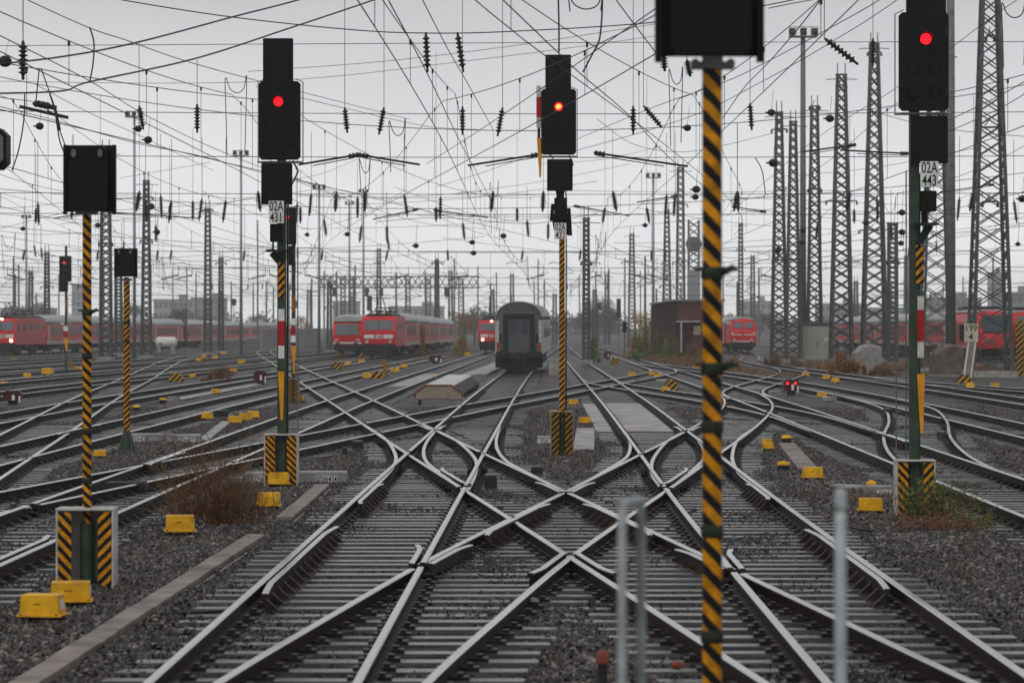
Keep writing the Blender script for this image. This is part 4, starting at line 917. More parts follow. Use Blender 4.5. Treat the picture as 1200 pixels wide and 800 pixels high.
# further cross wires and single wires traced as real spans at their own distance
def free_wire(pts, label, r=.008, sagseg=10):
    P3 = [P(*p) for p in pts]; o = P3[0]; mb = MB(); q = []
    tt = np.linspace(0, len(P3)-1, sagseg*(len(P3)-1)+1)
    for u in tt:                                # Catmull-Rom
        i = min(int(u), len(P3)-2); f = u-i; p0, p1, p2, p3 = P3[max(i-1, 0)], P3[i], P3[i+1], P3[min(i+2, len(P3)-1)]
        q.append(.5*((2*p1)+(p2-p0)*f+(2*p0-5*p1+4*p2-p3)*f*f+(3*p1-p0-3*p2+p3)*f**3) - o)
    mb.wire(q, r); ob = mb.build('overhead_wire', M['wire'], None, loc=o, fix=False); tag(ob, label, 'wire', 'single overhead wires against the sky'); return ob
FW = [
 ([(-30, 78, 34), (70, 67, 35), (160, 50, 36), (273, 20, 38), (370, -6, 40), (460, -40, 42)], 'upper thick wire rising to the right above the nearest left signal', .011),
 ([(-30, 110, 34), (70, 107, 35), (105, 96, 36), (228, 69, 38), (340, 33, 40), (450, -4, 42), (520, -30, 43)], 'lower thick wire rising to the right above the nearest left signal', .011),
 ([(-20, -26, 40), (32, 0, 42), (105, 33, 45), (150, 48, 48), (222, 73, 54), (330, 102, 66), (480, 140, 95)], 'wire falling to the right from the top left corner', .008),
 ([(-20, 32, 38), (0, 42, 40), (105, 95, 50), (180, 140, 62), (280, 186, 80), (420, 240, 120)], 'steep wire falling from the left edge behind the nearest left signal', .009),
 ([(100, -10, 52), (142, 0, 52), (270, 20, 52), (412, 35, 52), (500, 39, 52), (600, 37, 52), (770, 26, 52), (900, 6, 52), (1000, -16, 52)], 'long sagging wire across the top between the two red signals', .010),
 ([(-40, 54, 75), (300, 52, 75), (700, 50, 75), (1240, 49, 75)], 'thin level wire across the upper sky', .009),
 ([(-40, 95, 90), (300, 96, 90), (560, 70, 90), (800, 38, 90)], 'faint wire rising gently to the right behind the red lamps', .008),
 ([(290, 84, 85), (450, 72, 85), (600, 54, 85), (770, 28, 85)], 'faint pair wire rising gently toward the closest signal', .008),
 ([(455, 0, 30), (500, 85, 40), (540, 168, 58), (560, 205, 72), (585, 255, 110)], 'steep wire falling between the 02A 431 and 02A 432 signals', .008),
 ([(490, -10, 32), (525, 58, 40), (548, 98, 47), (578, 152, 62)], 'short steep wire beside the two top insulators', .007),
 ([(585, -4, 26), (652, 60, 32), (682, 88, 36), (740, 138, 44), (790, 190, 56), (850, 238, 75)], 'thick wire falling across the top of the 02A 432 signal', .009),
 ([(500, 192, 74), (560, 154, 58), (640, 100, 43), (740, 30, 33), (800, -12, 28)], 'wire rising to the right across the 02A 432 signal head', .008),
 ([(716, -8, 40), (742, 27, 40), (770, 64, 40)], 'short wire falling left of the closest black signal', .008),
 ([(846, 140, 60), (872, 103, 52), (900, 74, 46), (935, 34, 40), (966, -6, 36)], 'wire rising steeply right of the closest black signal', .010),
 ([(660, 170, 95), (760, 128, 75), (847, 97, 64), (900, 72, 58), (1000, 18, 48), (1040, -6, 45)], 'wire rising from behind the closest post to the top right', .009),
 ([(670, 178, 95), (800, 140, 78), (900, 92, 64), (1000, 34, 54), (1060, -6, 48)], 'parallel wire just below the one rising to the top right', .009),
 ([(900, 10, 50), (952, 0, 50), (1020, -10, 50)], 'short wire crossing the top corner near the floodlight mast', .008),
 ([(1110, 142, 60), (1160, 118, 55), (1200, 96, 50), (1260, 58, 46)], 'wire rising through the tallest tower to the right edge', .010),
 ([(1110, 155, 60), (1170, 128, 55), (1220, 98, 50)], 'second wire through the tallest tower to the right edge', .009),
 ([(1110, 60, 58), (1160, 22, 50), (1210, -12, 46)], 'wire high behind the tallest tower', .008),
 ([(-30, 118, 55), (60, 140, 60), (160, 168, 68), (240, 184, 75), (330, 208, 95), (460, 235, 130)], 'wire falling from the left through the nearest left signal plate', .008),
 ([(40, 98, 52), (100, 130, 60), (170, 162, 72), (250, 200, 95)], 'thin wire falling left of the 02A 431 signal', .007),
 ([(300, 102, 60), (400, 126, 70), (500, 148, 85), (560, 152, 95)], 'thin wire falling right of the 02A 431 signal head', .007),
 ([(0, 268, 130), (90, 246, 105), (180, 232, 100), (280, 262, 130)], 'curved wire behind the nearest left striped post', .010),
 ([(345, 208, 85), (420, 238, 110), (500, 262, 140), (570, 268, 170)], 'wire falling right of the 02A 431 plate', .010),
 ([(700, 140, 70), (745, 170, 80), (800, 178, 90), (850, 170, 95), (930, 150, 90)], 'slack wire sagging behind the closest striped post', .008),
 ([(1020, 130, 80), (1100, 150, 80), (1200, 160, 80)], 'level wire at the right through the 02A 443 head', .008),
 ([(855, 250, 120), (900, 210, 100), (960, 160, 85), (1040, 110, 70), (1060, 95, 65)], 'wire rising through the tower cluster', .009),
 ([(440, 260, 120), (520, 255, 120), (620, 262, 120), (700, 250, 120)], 'slack wire between the middle signal and the haze', .011),
]
for p, lab, r in FW: free_wire(p, lab, r)
# free hanging insulators
def hang_ins(px, y0, y1, Y, label, dx=0, up=None):
    a = P(px, y0, Y); b = P(px+dx, y1, Y); L = (b-a).length; d = (b-a).normalized()
    t = thing('hanging_insulator', a, label, 'insulator', 'brown insulators hanging from the overhead wires')
    o = insulator(t, (0, 0, 0), L, max(.06, 3.6*Y/F*.62), name='discs'); o.rotation_mode = 'QUATERNION'; o.rotation_quaternion = Vector((0, 0, -1)).rotation_difference(d)
    if up is not None:
        mb = MB(); mb.bar((0, 0, 0), P(px, up, Y)-a, .012, caps=False); mb.build('hanger_wire', M['wire'], t)
for a in [(27, 48, 94, 40, 'insulator on a thin hanger at the left edge', 0, -20), (499, 38, 85, 52, 'left one of the two big insulators at the top between the red signals', 2, None), (536, 38, 85, 52, 'right one of the two big insulators at the top between the red signals', 7, None),
          (231, 122, 156, 60, 'insulator between the nearest left signal and the 02A 431 signal', 0, 70), (163, 124, 152, 60, 'insulator above the smaller striped signal by the floodlight mast', 5, 50), (404, 126, 156, 60, 'insulator right of the 02A 431 head', 3, -20), (450, 126, 158, 60, 'slanting insulator two right of the 02A 431 head', -6, -20),
          (542, 125, 158, 60, 'insulator halfway between the red signals', 0, -20), (589, 126, 160, 60, 'slanting insulator left of the 02A 432 head', -6, -20), (742, 124, 158, 60, 'insulator left of the closest striped post', 0, -20), (754, 124, 150, 60, 'strongly slanting insulator left of the closest striped post', 22, -20),
          (879, 121, 153, 60, 'insulator right of the closest striped post', 2, 60), (966, 45, 76, 48, 'almost level insulator near the floodlight platform', 40, -10), (1023, 45, 78, 60, 'insulator at the tip of the tower left of the 02A 443 signal', 0, -20), (777, 55, 84, 45, 'insulator under the left side of the closest black signal', 2, 30), (805, 70, 90, 45, 'small insulator under the right side of the closest black signal', 4, 40),
          (352, 242, 262, 105, 'small insulator right of the 02A 431 plate', 0, 200), (419, 230, 256, 105, 'small insulator over the left train', 0, 190), (511, 242, 260, 105, 'small insulator over the coaches of the centre left locomotive', 0, 60), (606, 243, 260, 105, 'small insulator above the left roof edge of the grey coach', 0, 150), (709, 243, 262, 105, 'small slanting insulator right of the middle signal', -3, 100), (758, 243, 262, 105, 'small slanting insulator before the mast left of the closest post', 3, 90), (42, 244, 262, 105, 'small insulator left of the nearest left signal plate', 0, 180), (199, 240, 258, 105, 'small insulator right of the lattice mast with insulator bars', 0, 170), (226, 235, 258, 105, 'second small insulator left of the plain lattice mast', 0, 150), (1001, 245, 262, 105, 'small insulator right of the tower beside the hut', 0, 150)]:
    hang_ins(*a)
# weight balls on the lines
def ball(px, py, Y, rp, label, up=26):
    c = P(px, py, Y); r = rp*Y/F; t = thing('line_weight', c, label, 'weight', 'dark round weights on the overhead lines')
    mb = MB(); mb.lathe([(r*math.cos(a), r*.86*math.sin(a)) for a in np.linspace(-1.57, 1.57, 9)], 14); mb.build('drum', M['blackish'], t)
    mb = MB(); mb.bar((0, 0, r*.8), (.05, 0, up*Y/F), .007*Y/60, caps=False); mb.bar((-r*.9, 0, 0), (-r*1.5, 0, .0), r*.35); mb.build('hanger_wire', M['wire'], t)
for a in [(6, 72, 36, 8, 'largest dark weight at the left edge of the sky'), (46.5, 148, 60, 5, 'weight left above the nearest left signal plate'), (162, 151, 62, 4.5, 'weight beside the floodlight mast behind the smaller striped post'), (173.5, 164, 62, 5, 'weight just right of that floodlight mast'),
          (177, 242, 110, 4.5, 'weight right of the lattice mast with insulator bars'), (184, 272, 110, 3.8, 'lower weight right of the lattice mast with insulator bars'), (114.5, 264, 110, 3.5, 'weight touching the right of the nearest striped post'), (27, 268, 110, 3, 'small weight near the left edge'),
          (487.5, 288, 115, 3.4, 'weight over the coaches behind the centre left locomotive'), (553.5, 284, 115, 3.4, 'upper one of two weights left of the grey coach'), (555, 296.5, 115, 3.4, 'lower one of two weights left of the grey coach'), (590, 276.5, 115, 3.6, 'weight above the left roof of the grey coach'), (407, 274.5, 115, 3.2, 'weight above the control car'), (360, 275, 115, 2.8, 'small weight right of the 02A 431 mast'),
          (805.5, 150, 70, 4.6, 'weight close to the left of the closest striped post, up high'), (816, 222, 90, 5, 'upper one of two weights beside the closest striped post'), (815, 231, 92, 4, 'lower one of two weights beside the closest striped post'), (756, 264, 110, 3, 'small weight over the dark red shed'), (904, 132, 75, 4.8, 'weight at the top of the leftmost tower of the cluster'), (972.5, 139, 75, 5.2, 'weight left of the tower beside the hut'), (906, 191, 80, 5.5, 'weight on the arm of the leftmost tower of the cluster'),
          (941, 270, 120, 3.8, 'weight on the floodlight mast by the hut'), (940, 284, 120, 3.4, 'lower weight on the floodlight mast by the hut'), (912, 293, 120, 3.8, 'weight across the leftmost tower of the cluster'), (1057, 249, 90, 4.2, 'upper one of three weights left of the 02A 443 mast'), (1057, 272, 90, 4.2, 'middle one of three weights left of the 02A 443 mast'), (1056, 285, 90, 3.6, 'lowest one of three weights left of the 02A 443 mast'), (1015, 261, 110, 3.8, 'weight at the tower left of the 02A 443 signal'), (1198, 233, 100, 5, 'weight cut by the right edge of the picture'), (1193, 286, 110, 3, 'lower weight near the right edge of the picture')]:
    ball(*a)
# jumper loops
def loop(px, y0, w_, L1, Y, label, r=.009):
    p = [(px, y0+L1, Y), (px-1, y0+L1*.5, Y), (px-2, y0, Y), (px+w_*.15, y0+12, Y), (px+w_*.5, y0+17, Y), (px+w_*.85, y0+12, Y), (px+w_, y0-3, Y), (px+w_-1, y0+L1*.5, Y), (px+w_-2, y0+L1*.95, Y)]
    ob = free_wire(p, label, r, 6); ob.name = 'jumper_cable'; ob['category'] = 'cable'; ob['group'] = 'hanging jumper loops'
for a in [(266, 92, 23, 92, 62, 'hanging jumper loop left of the 02A 431 head'), (458, 142, 17, 60, 62, 'hanging jumper loop between the red signals'), (423, 186, 11, 40, 70, 'short jumper loop over the left train'), (786, 82, 14, 90, 60, 'tall jumper loop left of the closest striped post'), (1176, 4, 26, 76, 45, 'large jumper loop beside the tallest tower'), (576, 214, 8, 60, 105, 'thin jumper loop left of the 02A 432 post'), (668, -6, 38, 20, 40, 'jumper loop cut by the top edge above the 02A 432 signal'), (4, 275, 14, 40, 115, 'jumper loop at the left edge'), (1036, 232, 14, 30, 110, 'jumper loop over the narrow twin post mast'), (700, 275, 10, 50, 115, 'jumper loop right of the middle signal')]: loop(*a)
for pts, lab in [([(706, 0, 40), (705, 25, 40), (702, 48, 40), (694, 64, 40), (683, 85, 40)], 'curved feeder cable above the 02A 432 signal'), ([(654, -10, 40), (655, 30, 40), (655, 62, 40)], 'straight cable ending on top of the 02A 432 signal'), ([(105, 32, 45), (110, 50, 45), (109, 75, 45), (105, 96, 45)], 'short bent link between two thick wires at top left'), ([(29, 110, 50), (28, 140, 50), (22, 175, 50), (14, 200, 50)], 'bent cable left of the nearest left plate signal'), ([(58, 110, 52), (64, 130, 52), (70, 165, 52), (76, 180, 52)], 'bent cable reaching down to the nearest left plate signal'), ([(885, 185, 70), (893, 200, 70), (897, 228, 70)], 'thin cable right of the closest striped post')]:
    ob = free_wire(pts, lab, .012, 6); ob.name = 'feeder_cable'; ob['category'] = 'cable'; ob['group'] = 'short feeder cables'
# bars (registration tubes) seen against the sky
def reg_bar(p, q, label, r=.022):
    a, b = P(*p), P(*q); t = thing('registration_arm', a, label, 'registration arm', 'registration tubes of the overhead lines')
    mb = MB(); mb.bar((0, 0, 0), b-a, r*2, n=8); mb.bar((b-a)*.25+Vector((0, 0, -.07)), (b-a)*.97+Vector((0, 0, -.05)), r, n=6); mb.build('tube', M['blackish'], t)
    mb = MB(); d = (b-a).normalized(); mb.lathe([(.02, 0), (.06, .03), (.03, .07), (.06, .11), (.03, .15), (.06, .19), (.02, .24)], 8); o = mb.build('insulator', M['insul'], t, loc=(b-a)*.88); o.rotation_mode = 'QUATERNION'; o.rotation_quaternion = Vector((0, 0, 1)).rotation_difference(d)
for a in [((350, 193, 60), (416, 182, 60), 'registration arm meeting the right side of the 02A 431 head'), ((492, 193, 60), (424, 182, 60), 'registration arm right of the 02A 431 signal, sloping down right'), ((548, 194, 60), (632, 181, 60), 'registration arm rising to the left side of the 02A 432 head'), ((806, 195, 60), (696, 179, 60), 'registration arm between the 02A 432 signal and the closest post'),
          ((437, 257, 105), (490, 245, 105), 'registration arm sloping left over the centre left locomotive'), ((572, 255, 105), (508, 246, 105), 'registration arm sloping down right over the coaches'), ((738, 253, 105), (672, 241, 105), 'registration arm right of the 02A 432 plate'), ((746, 237, 105), (792, 230, 105), 'registration arm before the mast left of the closest post'), ((985, 176, 75), (1064, 180, 75), 'registration arm reaching to the 02A 443 low plate'), ((940, 178, 75), (1000, 170, 75), 'registration arm crossing the floodlight mast'), ((1105, 225, 110), (1165, 216, 110), 'registration arm between the grey column and the tallest tower'), ((62, 256, 105), (110, 248, 105), 'registration arm left of the nearest striped post'), ((234, 256, 105), (120, 248, 105), 'long registration arm right of the nearest striped post'), ((858, 242, 105), (895, 248, 105), 'registration arm right of the closest post')]: reg_bar(*a)
# section switch frame at top left
t = thing('section_insulator', P(40, 125, 55), 'dark section insulator frame hanging above the nearest left plate signal', 'insulator'); mb = MB(); k = 55/F
mb.bar((-17*k, 0, 0), (40*k, 0, -13*k), .06); mb.bar((0, 0, 4*k), (26*k, 0, -2*k), .09); mb.bar((2*k, 0, 5*k), (6*k, 0, 45*k), .02); mb.bar((24*k, 0, 0), (8*k, 0, 45*k), .02); mb.bar((24*k, 0, 0), (30*k, 0, -28*k), .05); mb.bar((30*k, 0, -28*k), (38*k, 0, -50*k), .02); mb.build('frame', M['blackish'], t)
mb = MB(); [mb.lathe([(.05, -.06), (.11, 0), (.05, .06)], 8, (x*k, 0, 4*k-x*.2*k)) for x in (4, 9, 14)]; mb.build('discs', M['insul'], t)
# cut signals at left edge
t = thing('plate_signal', P(-6, 175, 32), 'rounded black signal case cut by the left edge of the picture', 'signal'); k = 32/F
mb = MB(); rbox(mb, (0, 0, 0), (32*k, .3, 48*k), 8*k); mb.build('lamp_case', M['black'], t); mb = MB(); rbox(mb, (2*k, -.17, 0), (22*k, .03, 40*k), 7*k); mb.build('face_plate', M['galv_dark'], t)
zb = P(-6, 175, 32).z + .18; mb = MB(); mb.bar((-.10, .1, -.2), (-.10, .1, -zb), .11, n=10); mb.build('post', M['green'], t)

rr_ = random.Random(5)
for i in range(46):
    Y = rr_.uniform(100, 260); x0 = rr_.uniform(-60, 1150); y0 = rr_.uniform(190, 318); dx = rr_.uniform(90, 330); dy = rr_.uniform(-46, 46); Y2 = Y*rr_.uniform(.85, 1.2)
    ob = free_wire([(x0, y0, Y), (x0+dx*.5, y0+dy*.5+rr_.uniform(0, 7), (Y+Y2)/2), (x0+dx, y0+dy, Y2)], 'one of many fine wires crossing in the hazy air above the distant trains', .006*Y/85, 5); ob['group'] = 'fine distant wires'
for i in range(40):
    Y = rr_.choice((105, 190, 262)); px = rr_.uniform(5, 1190); y0 = {105: 232, 190: 262, 262: 284}[Y] + rr_.uniform(-6, 6)
    a = P(px, y0, Y); t = thing('hanging_insulator', a, 'one of many tiny insulators hanging in rows over the distant tracks', 'insulator', 'tiny insulators over the distant tracks'); insulator(t, (0, 0, 0), .85 if Y < 150 else 1.15, .07 if Y < 150 else .12, (0, rr_.uniform(-.15, .15)), 'discs', 6)
    mb = MB(); mb.bar((0, 0, 0), (0, 0, 2.2), .016*Y/105, caps=False); mb.build('hanger_wire', M['wire'], t)

# ------------------------------------------------------------------ trains
def coach_section(hw, z0, zs, zt, n=9):
    pts = [(-hw, z0), (-hw, zs)] + [(-hw*math.cos(a), zs + (zt-zs)*math.sin(a)**.8) for a in np.linspace(.15, math.pi-.15, n)] + [(hw, zs), (hw, z0)]
    return pts
def bogie(parent, y):
    mb = MB(); mb.box((0, y, .55), (2.2, 3.2, .35))
    for q in (-1, 1): mb.box((q*1.05, y, .5), (.2, 3.0, .4))
    mb.build('bogie', M['train_dark'], parent)
    for dy in (-1.25, 1.25):
        mb = MB(); 
        for q in (-1, 1): mb.lathe([(.46, -.07), (.46, .07)], 14, (q*.75, y+dy, .46), 0, 'x')
        mb.bar((-.75, y+dy, .46), (.75, y+dy, .46), .16, n=8); mb.build('wheelset', M['train_dark'], parent)
def buffers(parent, y0, d):
    for q in (-1, 1):
        mb = MB(); mb.lathe([(.09, 0), (.09, .4*d), (.23, .42*d), (.23, .47*d)], 12, (q*.875, y0, 1.05), 0, 'y'); mb.build('buffer', M['train_dark'], parent)
def make_coach(loc, rz, label, group, L=26.4, body='train_red', roof='train_roof', nwin=9, band=True, H=4.05):
    t = thing('passenger_coach', loc, label, 'coach', group, rz); hw = 1.41
    mb = MB(); mb.prism([(-hw, .95), (-hw, 3.05), (hw, 3.05), (hw, .95)], 0, L, 'y'); mb.build('body', M[body], t)
    sec = coach_section(hw-.01, 3.05, 3.2, H)[1:-1]; mb = MB(); mb.prism(sec, .0, L, 'y', 0, True); mb.build('roof', M[roof], t)
    if band:
        mb = MB(); 
        for q in (-1, 1): mb.box((q*(hw+.004), L/2, 1.15), (.012, L, .28))
        mb.build('sill_stripe', M['offwhite'], t)
    for q in (-1, 1):
        for k in range(nwin):
            mb = MB(); y = 3.2 + (L-6.4)*(k+.5)/nwin; mb.box((q*(hw+.006), y, 2.35), (.02, (L-6.4)/nwin*.74, .95)); mb.build('window', M['glass'], t)
        for y in (1.4, L-1.4):
            mb = MB(); mb.box((q*(hw+.006), y, 2.05), (.02, 1.1, 2.0)); mb.build('door', M['offwhite'], t)
    mb = MB(); mb.box((0, L/2, .72), (2.5, L*.42, .5)); mb.build('underframe', M['train_dark'], t)
    for y in (3.6, L-3.6): bogie(t, y)
    return t
def side_profile_loco(parent, L, mtl, prof, hw):
    mb = MB(); mb.prism(prof, -hw, hw, 'x'); return mb.build('body', M[mtl], parent, .12)
def pantograph(parent, y, z, up=True):
    mb = MB(); mb.box((0, y, z+.12), (1.6, 2.2, .08))
    for q in (-1, 1): mb.bar((q*.5, y-.9, z+.15), (q*.3, y+.9, z+(.75 if up else .35)), .08); mb.bar((q*.3, y+.9, z+(.75 if up else .35)), (q*.2, y-.5, z+(1.25 if up else .45)), .07)
    mb.bar((-.95, y-.5, z+(1.3 if up else .5)), (.95, y-.5, z+(1.3 if up else .5)), .09)
    for q in (-.8, 0, .8): mb.lathe([(.06, 0), (.12, .05), (.06, .1), (.12, .16), (.05, .3)], 7, (q, y-.6, z))
    mb.build('pantograph', M['blackish'], parent)
def make_loco(loc, rz, label, group, lit=(True, True), L=16.6):
    t = thing('electric_locomotive', loc, label, 'locomotive', group, rz); hw = 1.46
    prof = [(.05, 1.0), (.0, 2.25), (.38, 3.45), (.75, 3.62), (L-.75, 3.62), (L-.38, 3.45), (L, 2.25), (L-.05, 1.0)]
    side_profile_loco(t, L, 'train_red', prof, hw)
    mb = MB(); mb.prism([(-1.3, 3.60), (-.9, 3.86), (.9, 3.86), (1.3, 3.60)], .9, L-.9, 'y'); mb.build('roof', M['train_dark'], t)
    pantograph(t, 3.4, 3.88, True); pantograph(t, L-3.4, 3.88, False)
    fa = math.atan2(.38, 1.2)
    for q in (-1, 1):
        mb = MB(); mb.box((q*.82, .0, 1.86), (.86, .05, .34), rot=(.04, 0, 0)); mb.build('white_band', M['white'], t, .02)
        mb = MB(); mb.lathe([(.14, 0), (.14, .06)], 12, (q*1.0, -.06, 1.42), 0, 'y'); mb.build('headlight', M['lamp_warm'] if lit[0 if q < 0 else 1] else M['offwhite'], t)
    mb = MB(); mb.box((0, .16, 2.85), (2.42, .06, .88), rot=(-fa, 0, 0)); mb.build('windscreen', M['wind'], t, .05)
    mb = MB(); mb.box((0, .13, 2.85), (.05, .06, .86), rot=(-fa, 0, 0)); mb.build('window_pillar', M['train_dark'], t)
    mb = MB(); mb.box((0, .0, 1.86), (.52, .05, .36), rot=(.04, 0, 0)); pl = mb.build('logo_plate', M['white'], t); text('DB', 'lettering', (0, -.03, 1.86), .36, M['text_red'], pl)
    if lit[0]:
        mb = MB(); mb.lathe([(.13, 0), (.13, .06)], 12, (0, .40, 3.5), 0, 'y'); mb.build('headlight', M['lamp_warm'], t)
    mb = MB(); mb.box((0, -.02, .98), (2.86, .3, .5)); mb.box((0, .1, .5), (2.7, .3, .6)); mb.build('buffer_beam', M['train_dark'], t); buffers(t, -.15, -1)
    for q in (-1, 1):
        for y, w_ in ((1.3, .75), (4.8, 2.0), (8.3, 2.0), (11.8, 2.0), (L-1.3, .75)):
            mb = MB(); mb.box((q*(hw+.006), y, 2.75), (.02, w_, .7)); mb.build('window' if w_ < 1 else 'vent_grille', M['glass'] if w_ < 1 else M['train_grey'], t)
        mb = MB(); mb.bar((q*(hw+.03), 2.1, 1.2), (q*(hw+.03), 2.1, 3.0), .05); mb.build('grab_rail', M['offwhite'], t)
    mb = MB(); mb.box((0, L/2, .75), (2.6, 5, .55)); mb.build('underframe', M['train_dark'], t)
    for y in (3.6, L-3.6): bogie(t, y)
    return t
def on_track(k, Y): L = LN[k]; return (float(L(Y)), Y, zr(Y)), -math.atan(float(L.slope(Y)))
def consist(k, Y0, n, proto, label_f, group, gap=.6, L=26.4):
    out = []; Y = Y0
    for i in range(n):
        loc, rz = on_track(k, Y); out.append(dup(proto, loc, label_f(i), group, rz)); Y += L + gap
    return out
# centre left: red locomotive and coaches
loc, rz = on_track('L3', 250); make_loco(loc, rz, 'red electric locomotive with white front bands heading the centre left train', 'electric locomotives', (False, False))
loc, rz = on_track('L3', 267.3); cp = make_coach(loc, rz, 'first red coach behind the centre left locomotive', 'red passenger coaches')
ordn = ['second', 'third', 'fourth', 'fifth', 'sixth', 'seventh', 'eighth', 'ninth']
consist('L3', 294.3, 4, cp, lambda i: ordn[i] + ' red coach behind the centre left locomotive', 'red passenger coaches')
# control car beside it
def control_car(loc, rz, label, L=26.4):
    t = thing('control_car', loc, label, 'railcar', None, rz); hw = 1.40
    prof = [(.0, .95), (-.05, 1.9), (.30, 3.1), (.8, 3.3), (L, 3.3), (L, .95)]; side_profile_loco(t, L, 'train_red', prof, hw)
    sec = coach_section(hw-.02, 3.28, 3.34, 4.0)[1:-1]; mb = MB(); secs = []
    for y, k in ((.35, .72), (.9, .92), (1.8, 1), (L, 1)): secs.append([(x*(.9+.1*k), y, 3.28+(z-3.28)*k) for x, z in sec])
    mb.loft(secs); mb.build('roof', M['train_roof'], t)
    mb = MB(); mb.box((0, .08, 2.52), (2.15, .06, 1.15), rot=(-.28, 0, 0)); mb.build('windscreen', M['wind'], t, .05)
    mb = MB(); mb.box((0, -.04, 1.2), (2.8, .08, .14)); mb.build('front_stripe', M['white'], t)
    for q in (-1, 1):
        mb = MB(); mb.box((q*1.05, -.05, 1.5), (.35, .06, .16)); mb.build('headlight', M['offwhite'], t)
        for k in range(8):
            mb = MB(); mb.box((q*(hw+.006), 3.5+k*2.6, 2.35), (.02, 1.9, .95)); mb.build('window', M['glass'], t)
    mb = MB(); mb.box((0, .05, .72), (2.6, .4, .5)); mb.box((0, L/2, .7), (2.5, 12, .5)); mb.build('underframe', M['train_dark'], t); buffers(t, -.1, -1)
    for y in (3.6, L-3.6): bogie(t, y)
    return t
loc, rz = on_track('L4', 284); control_car(loc, rz, 'red control car with a wide windscreen, left of the centre left locomotive')
consist('L4', 311, 2, cp, lambda i: ('first', 'second')[i] + ' red coach behind the control car', 'red passenger coaches')
# half hidden locomotive
loc, rz = on_track('L1', 330); make_loco(loc, rz, 'red locomotive with a lit headlight, half hidden by the grey coach', 'electric locomotives', (True, True))
# left train
loc, rz = on_track('L11', 283); make_loco(loc, rz, 'red locomotive with lit headlights cut by the left edge', 'electric locomotives', (True, True))
consist('L11', 300.4, 7, cp, lambda i: ('first', 'second', 'third', 'fourth', 'fifth', 'sixth', 'seventh')[i] + ' red coach behind the left locomotive', 'red passenger coaches')
def railcar(loc, rz, label, L=18, black=False):
    t = thing('regional_railcar', loc, label, 'railcar', 'red regional railcars', rz); hw = 1.44
    st = [(-.35, .62, .95, 1.75), (.0, .86, .9, 2.5), (.7, .96, .85, 3.35), (1.6, 1, .85, 3.95), (L, 1, .85, 3.95)]; secs = []
    base = [(-1, 0), (-1.02, .35), (-1, .72), (-.86, .92), (-.5, 1), (.5, 1), (.86, .92), (1, .72), (1.02, .35), (1, 0)]
    for y, k, z0, z1 in st: secs.append([(hw*k*x, y, z0+(z1-z0)*z) for x, z in base])
    mb = MB(); mb.loft(secs, smooth=False); mb.build('body', M['train_red'], t, .05)
    mb = MB(); mb.prism([(-1.2, 3.86), (-1.0, 4.08), (1.0, 4.08), (1.2, 3.86)], 2.2, L-.4, 'y'); mb.build('roof', M['train_roof'], t)
    mb = MB(); mb.prism([(-1.1, 4.08), (-.9, 4.35), (.9, 4.35), (1.1, 4.08)], 4, 9, 'y'); mb.prism([(-1.1, 4.08), (-.9, 4.35), (.9, 4.35), (1.1, 4.08)], 11, 15, 'y'); mb.build('roof_equipment', M['train_dark'], t)
    a = math.atan2(1.0, .9); mb = MB(); n0 = Vector((0, -.62, .78))
    pts = [(-1.02, -.07, 2.15), (1.02, -.07, 2.15), (1.16, .48, 3.0), (.98, .95, 3.5), (-.98, .95, 3.5), (-1.16, .48, 3.0)]
    f = [Vector(p)+Vector((0, -.26, .12)) for p in pts]; bk = [Vector(p)+Vector((0, .25, -.1)) for p in pts]; mb.loft([f, bk], smooth=False); mb.build('windscreen', M['glass'] if black else M['wind'], t)
    for q in (-1, 1):
        mb = MB(); mb.box((q*.85, -.28, 1.55), (.4, .12, .16), rot=(0, 0, q*.3)); mb.build('headlight', M['lamp_warm'] if False else M['offwhite'], t)
        for k in range(6):
            mb = MB(); mb.box((q*(hw*1.02+.008), 4.2+k*2.25, 2.3), (.02, 1.75 if k not in (1, 4) else 1.2, 1.0 if k not in (1, 4) else 2.0)); mb.build('window' if k not in (1, 4) else 'door', M['glass'] if k not in (1, 4) else M['offwhite'], t)
    mb = MB(); 
    for q in (-1, 1): mb.box((q*(hw*1.0+.03), L/2+1, 1.0), (.02, L-4, .2))
    mb.build('sill_stripe', M['offwhite'], t)
    mb = MB(); mb.box((0, L/2, .55), (2.4, L-3, .6)); mb.build('underframe', M['train_dark'], t)
    for y in (3, L-2.5): bogie(t, y)
    return t
loc, rz = on_track('I', 234); railcar(loc, rz, 'red railcar with a large black windscreen right of the tallest tower', black=True)
consist('I', 252.4, 4, cp, lambda i: ('first', 'second', 'third', 'fourth')[i] + ' red coach behind the right railcar with black windscreen', 'red passenger coaches')
loc, rz = on_track('J', 243); railcar(loc, rz, 'pale roofed red railcar cut by the right edge')
consist('L12', 440, 7, cp, lambda i: ('first', 'second', 'third', 'fourth', 'fifth', 'sixth', 'seventh')[i] + ' coach of the most distant hazy train at left', 'red passenger coaches')
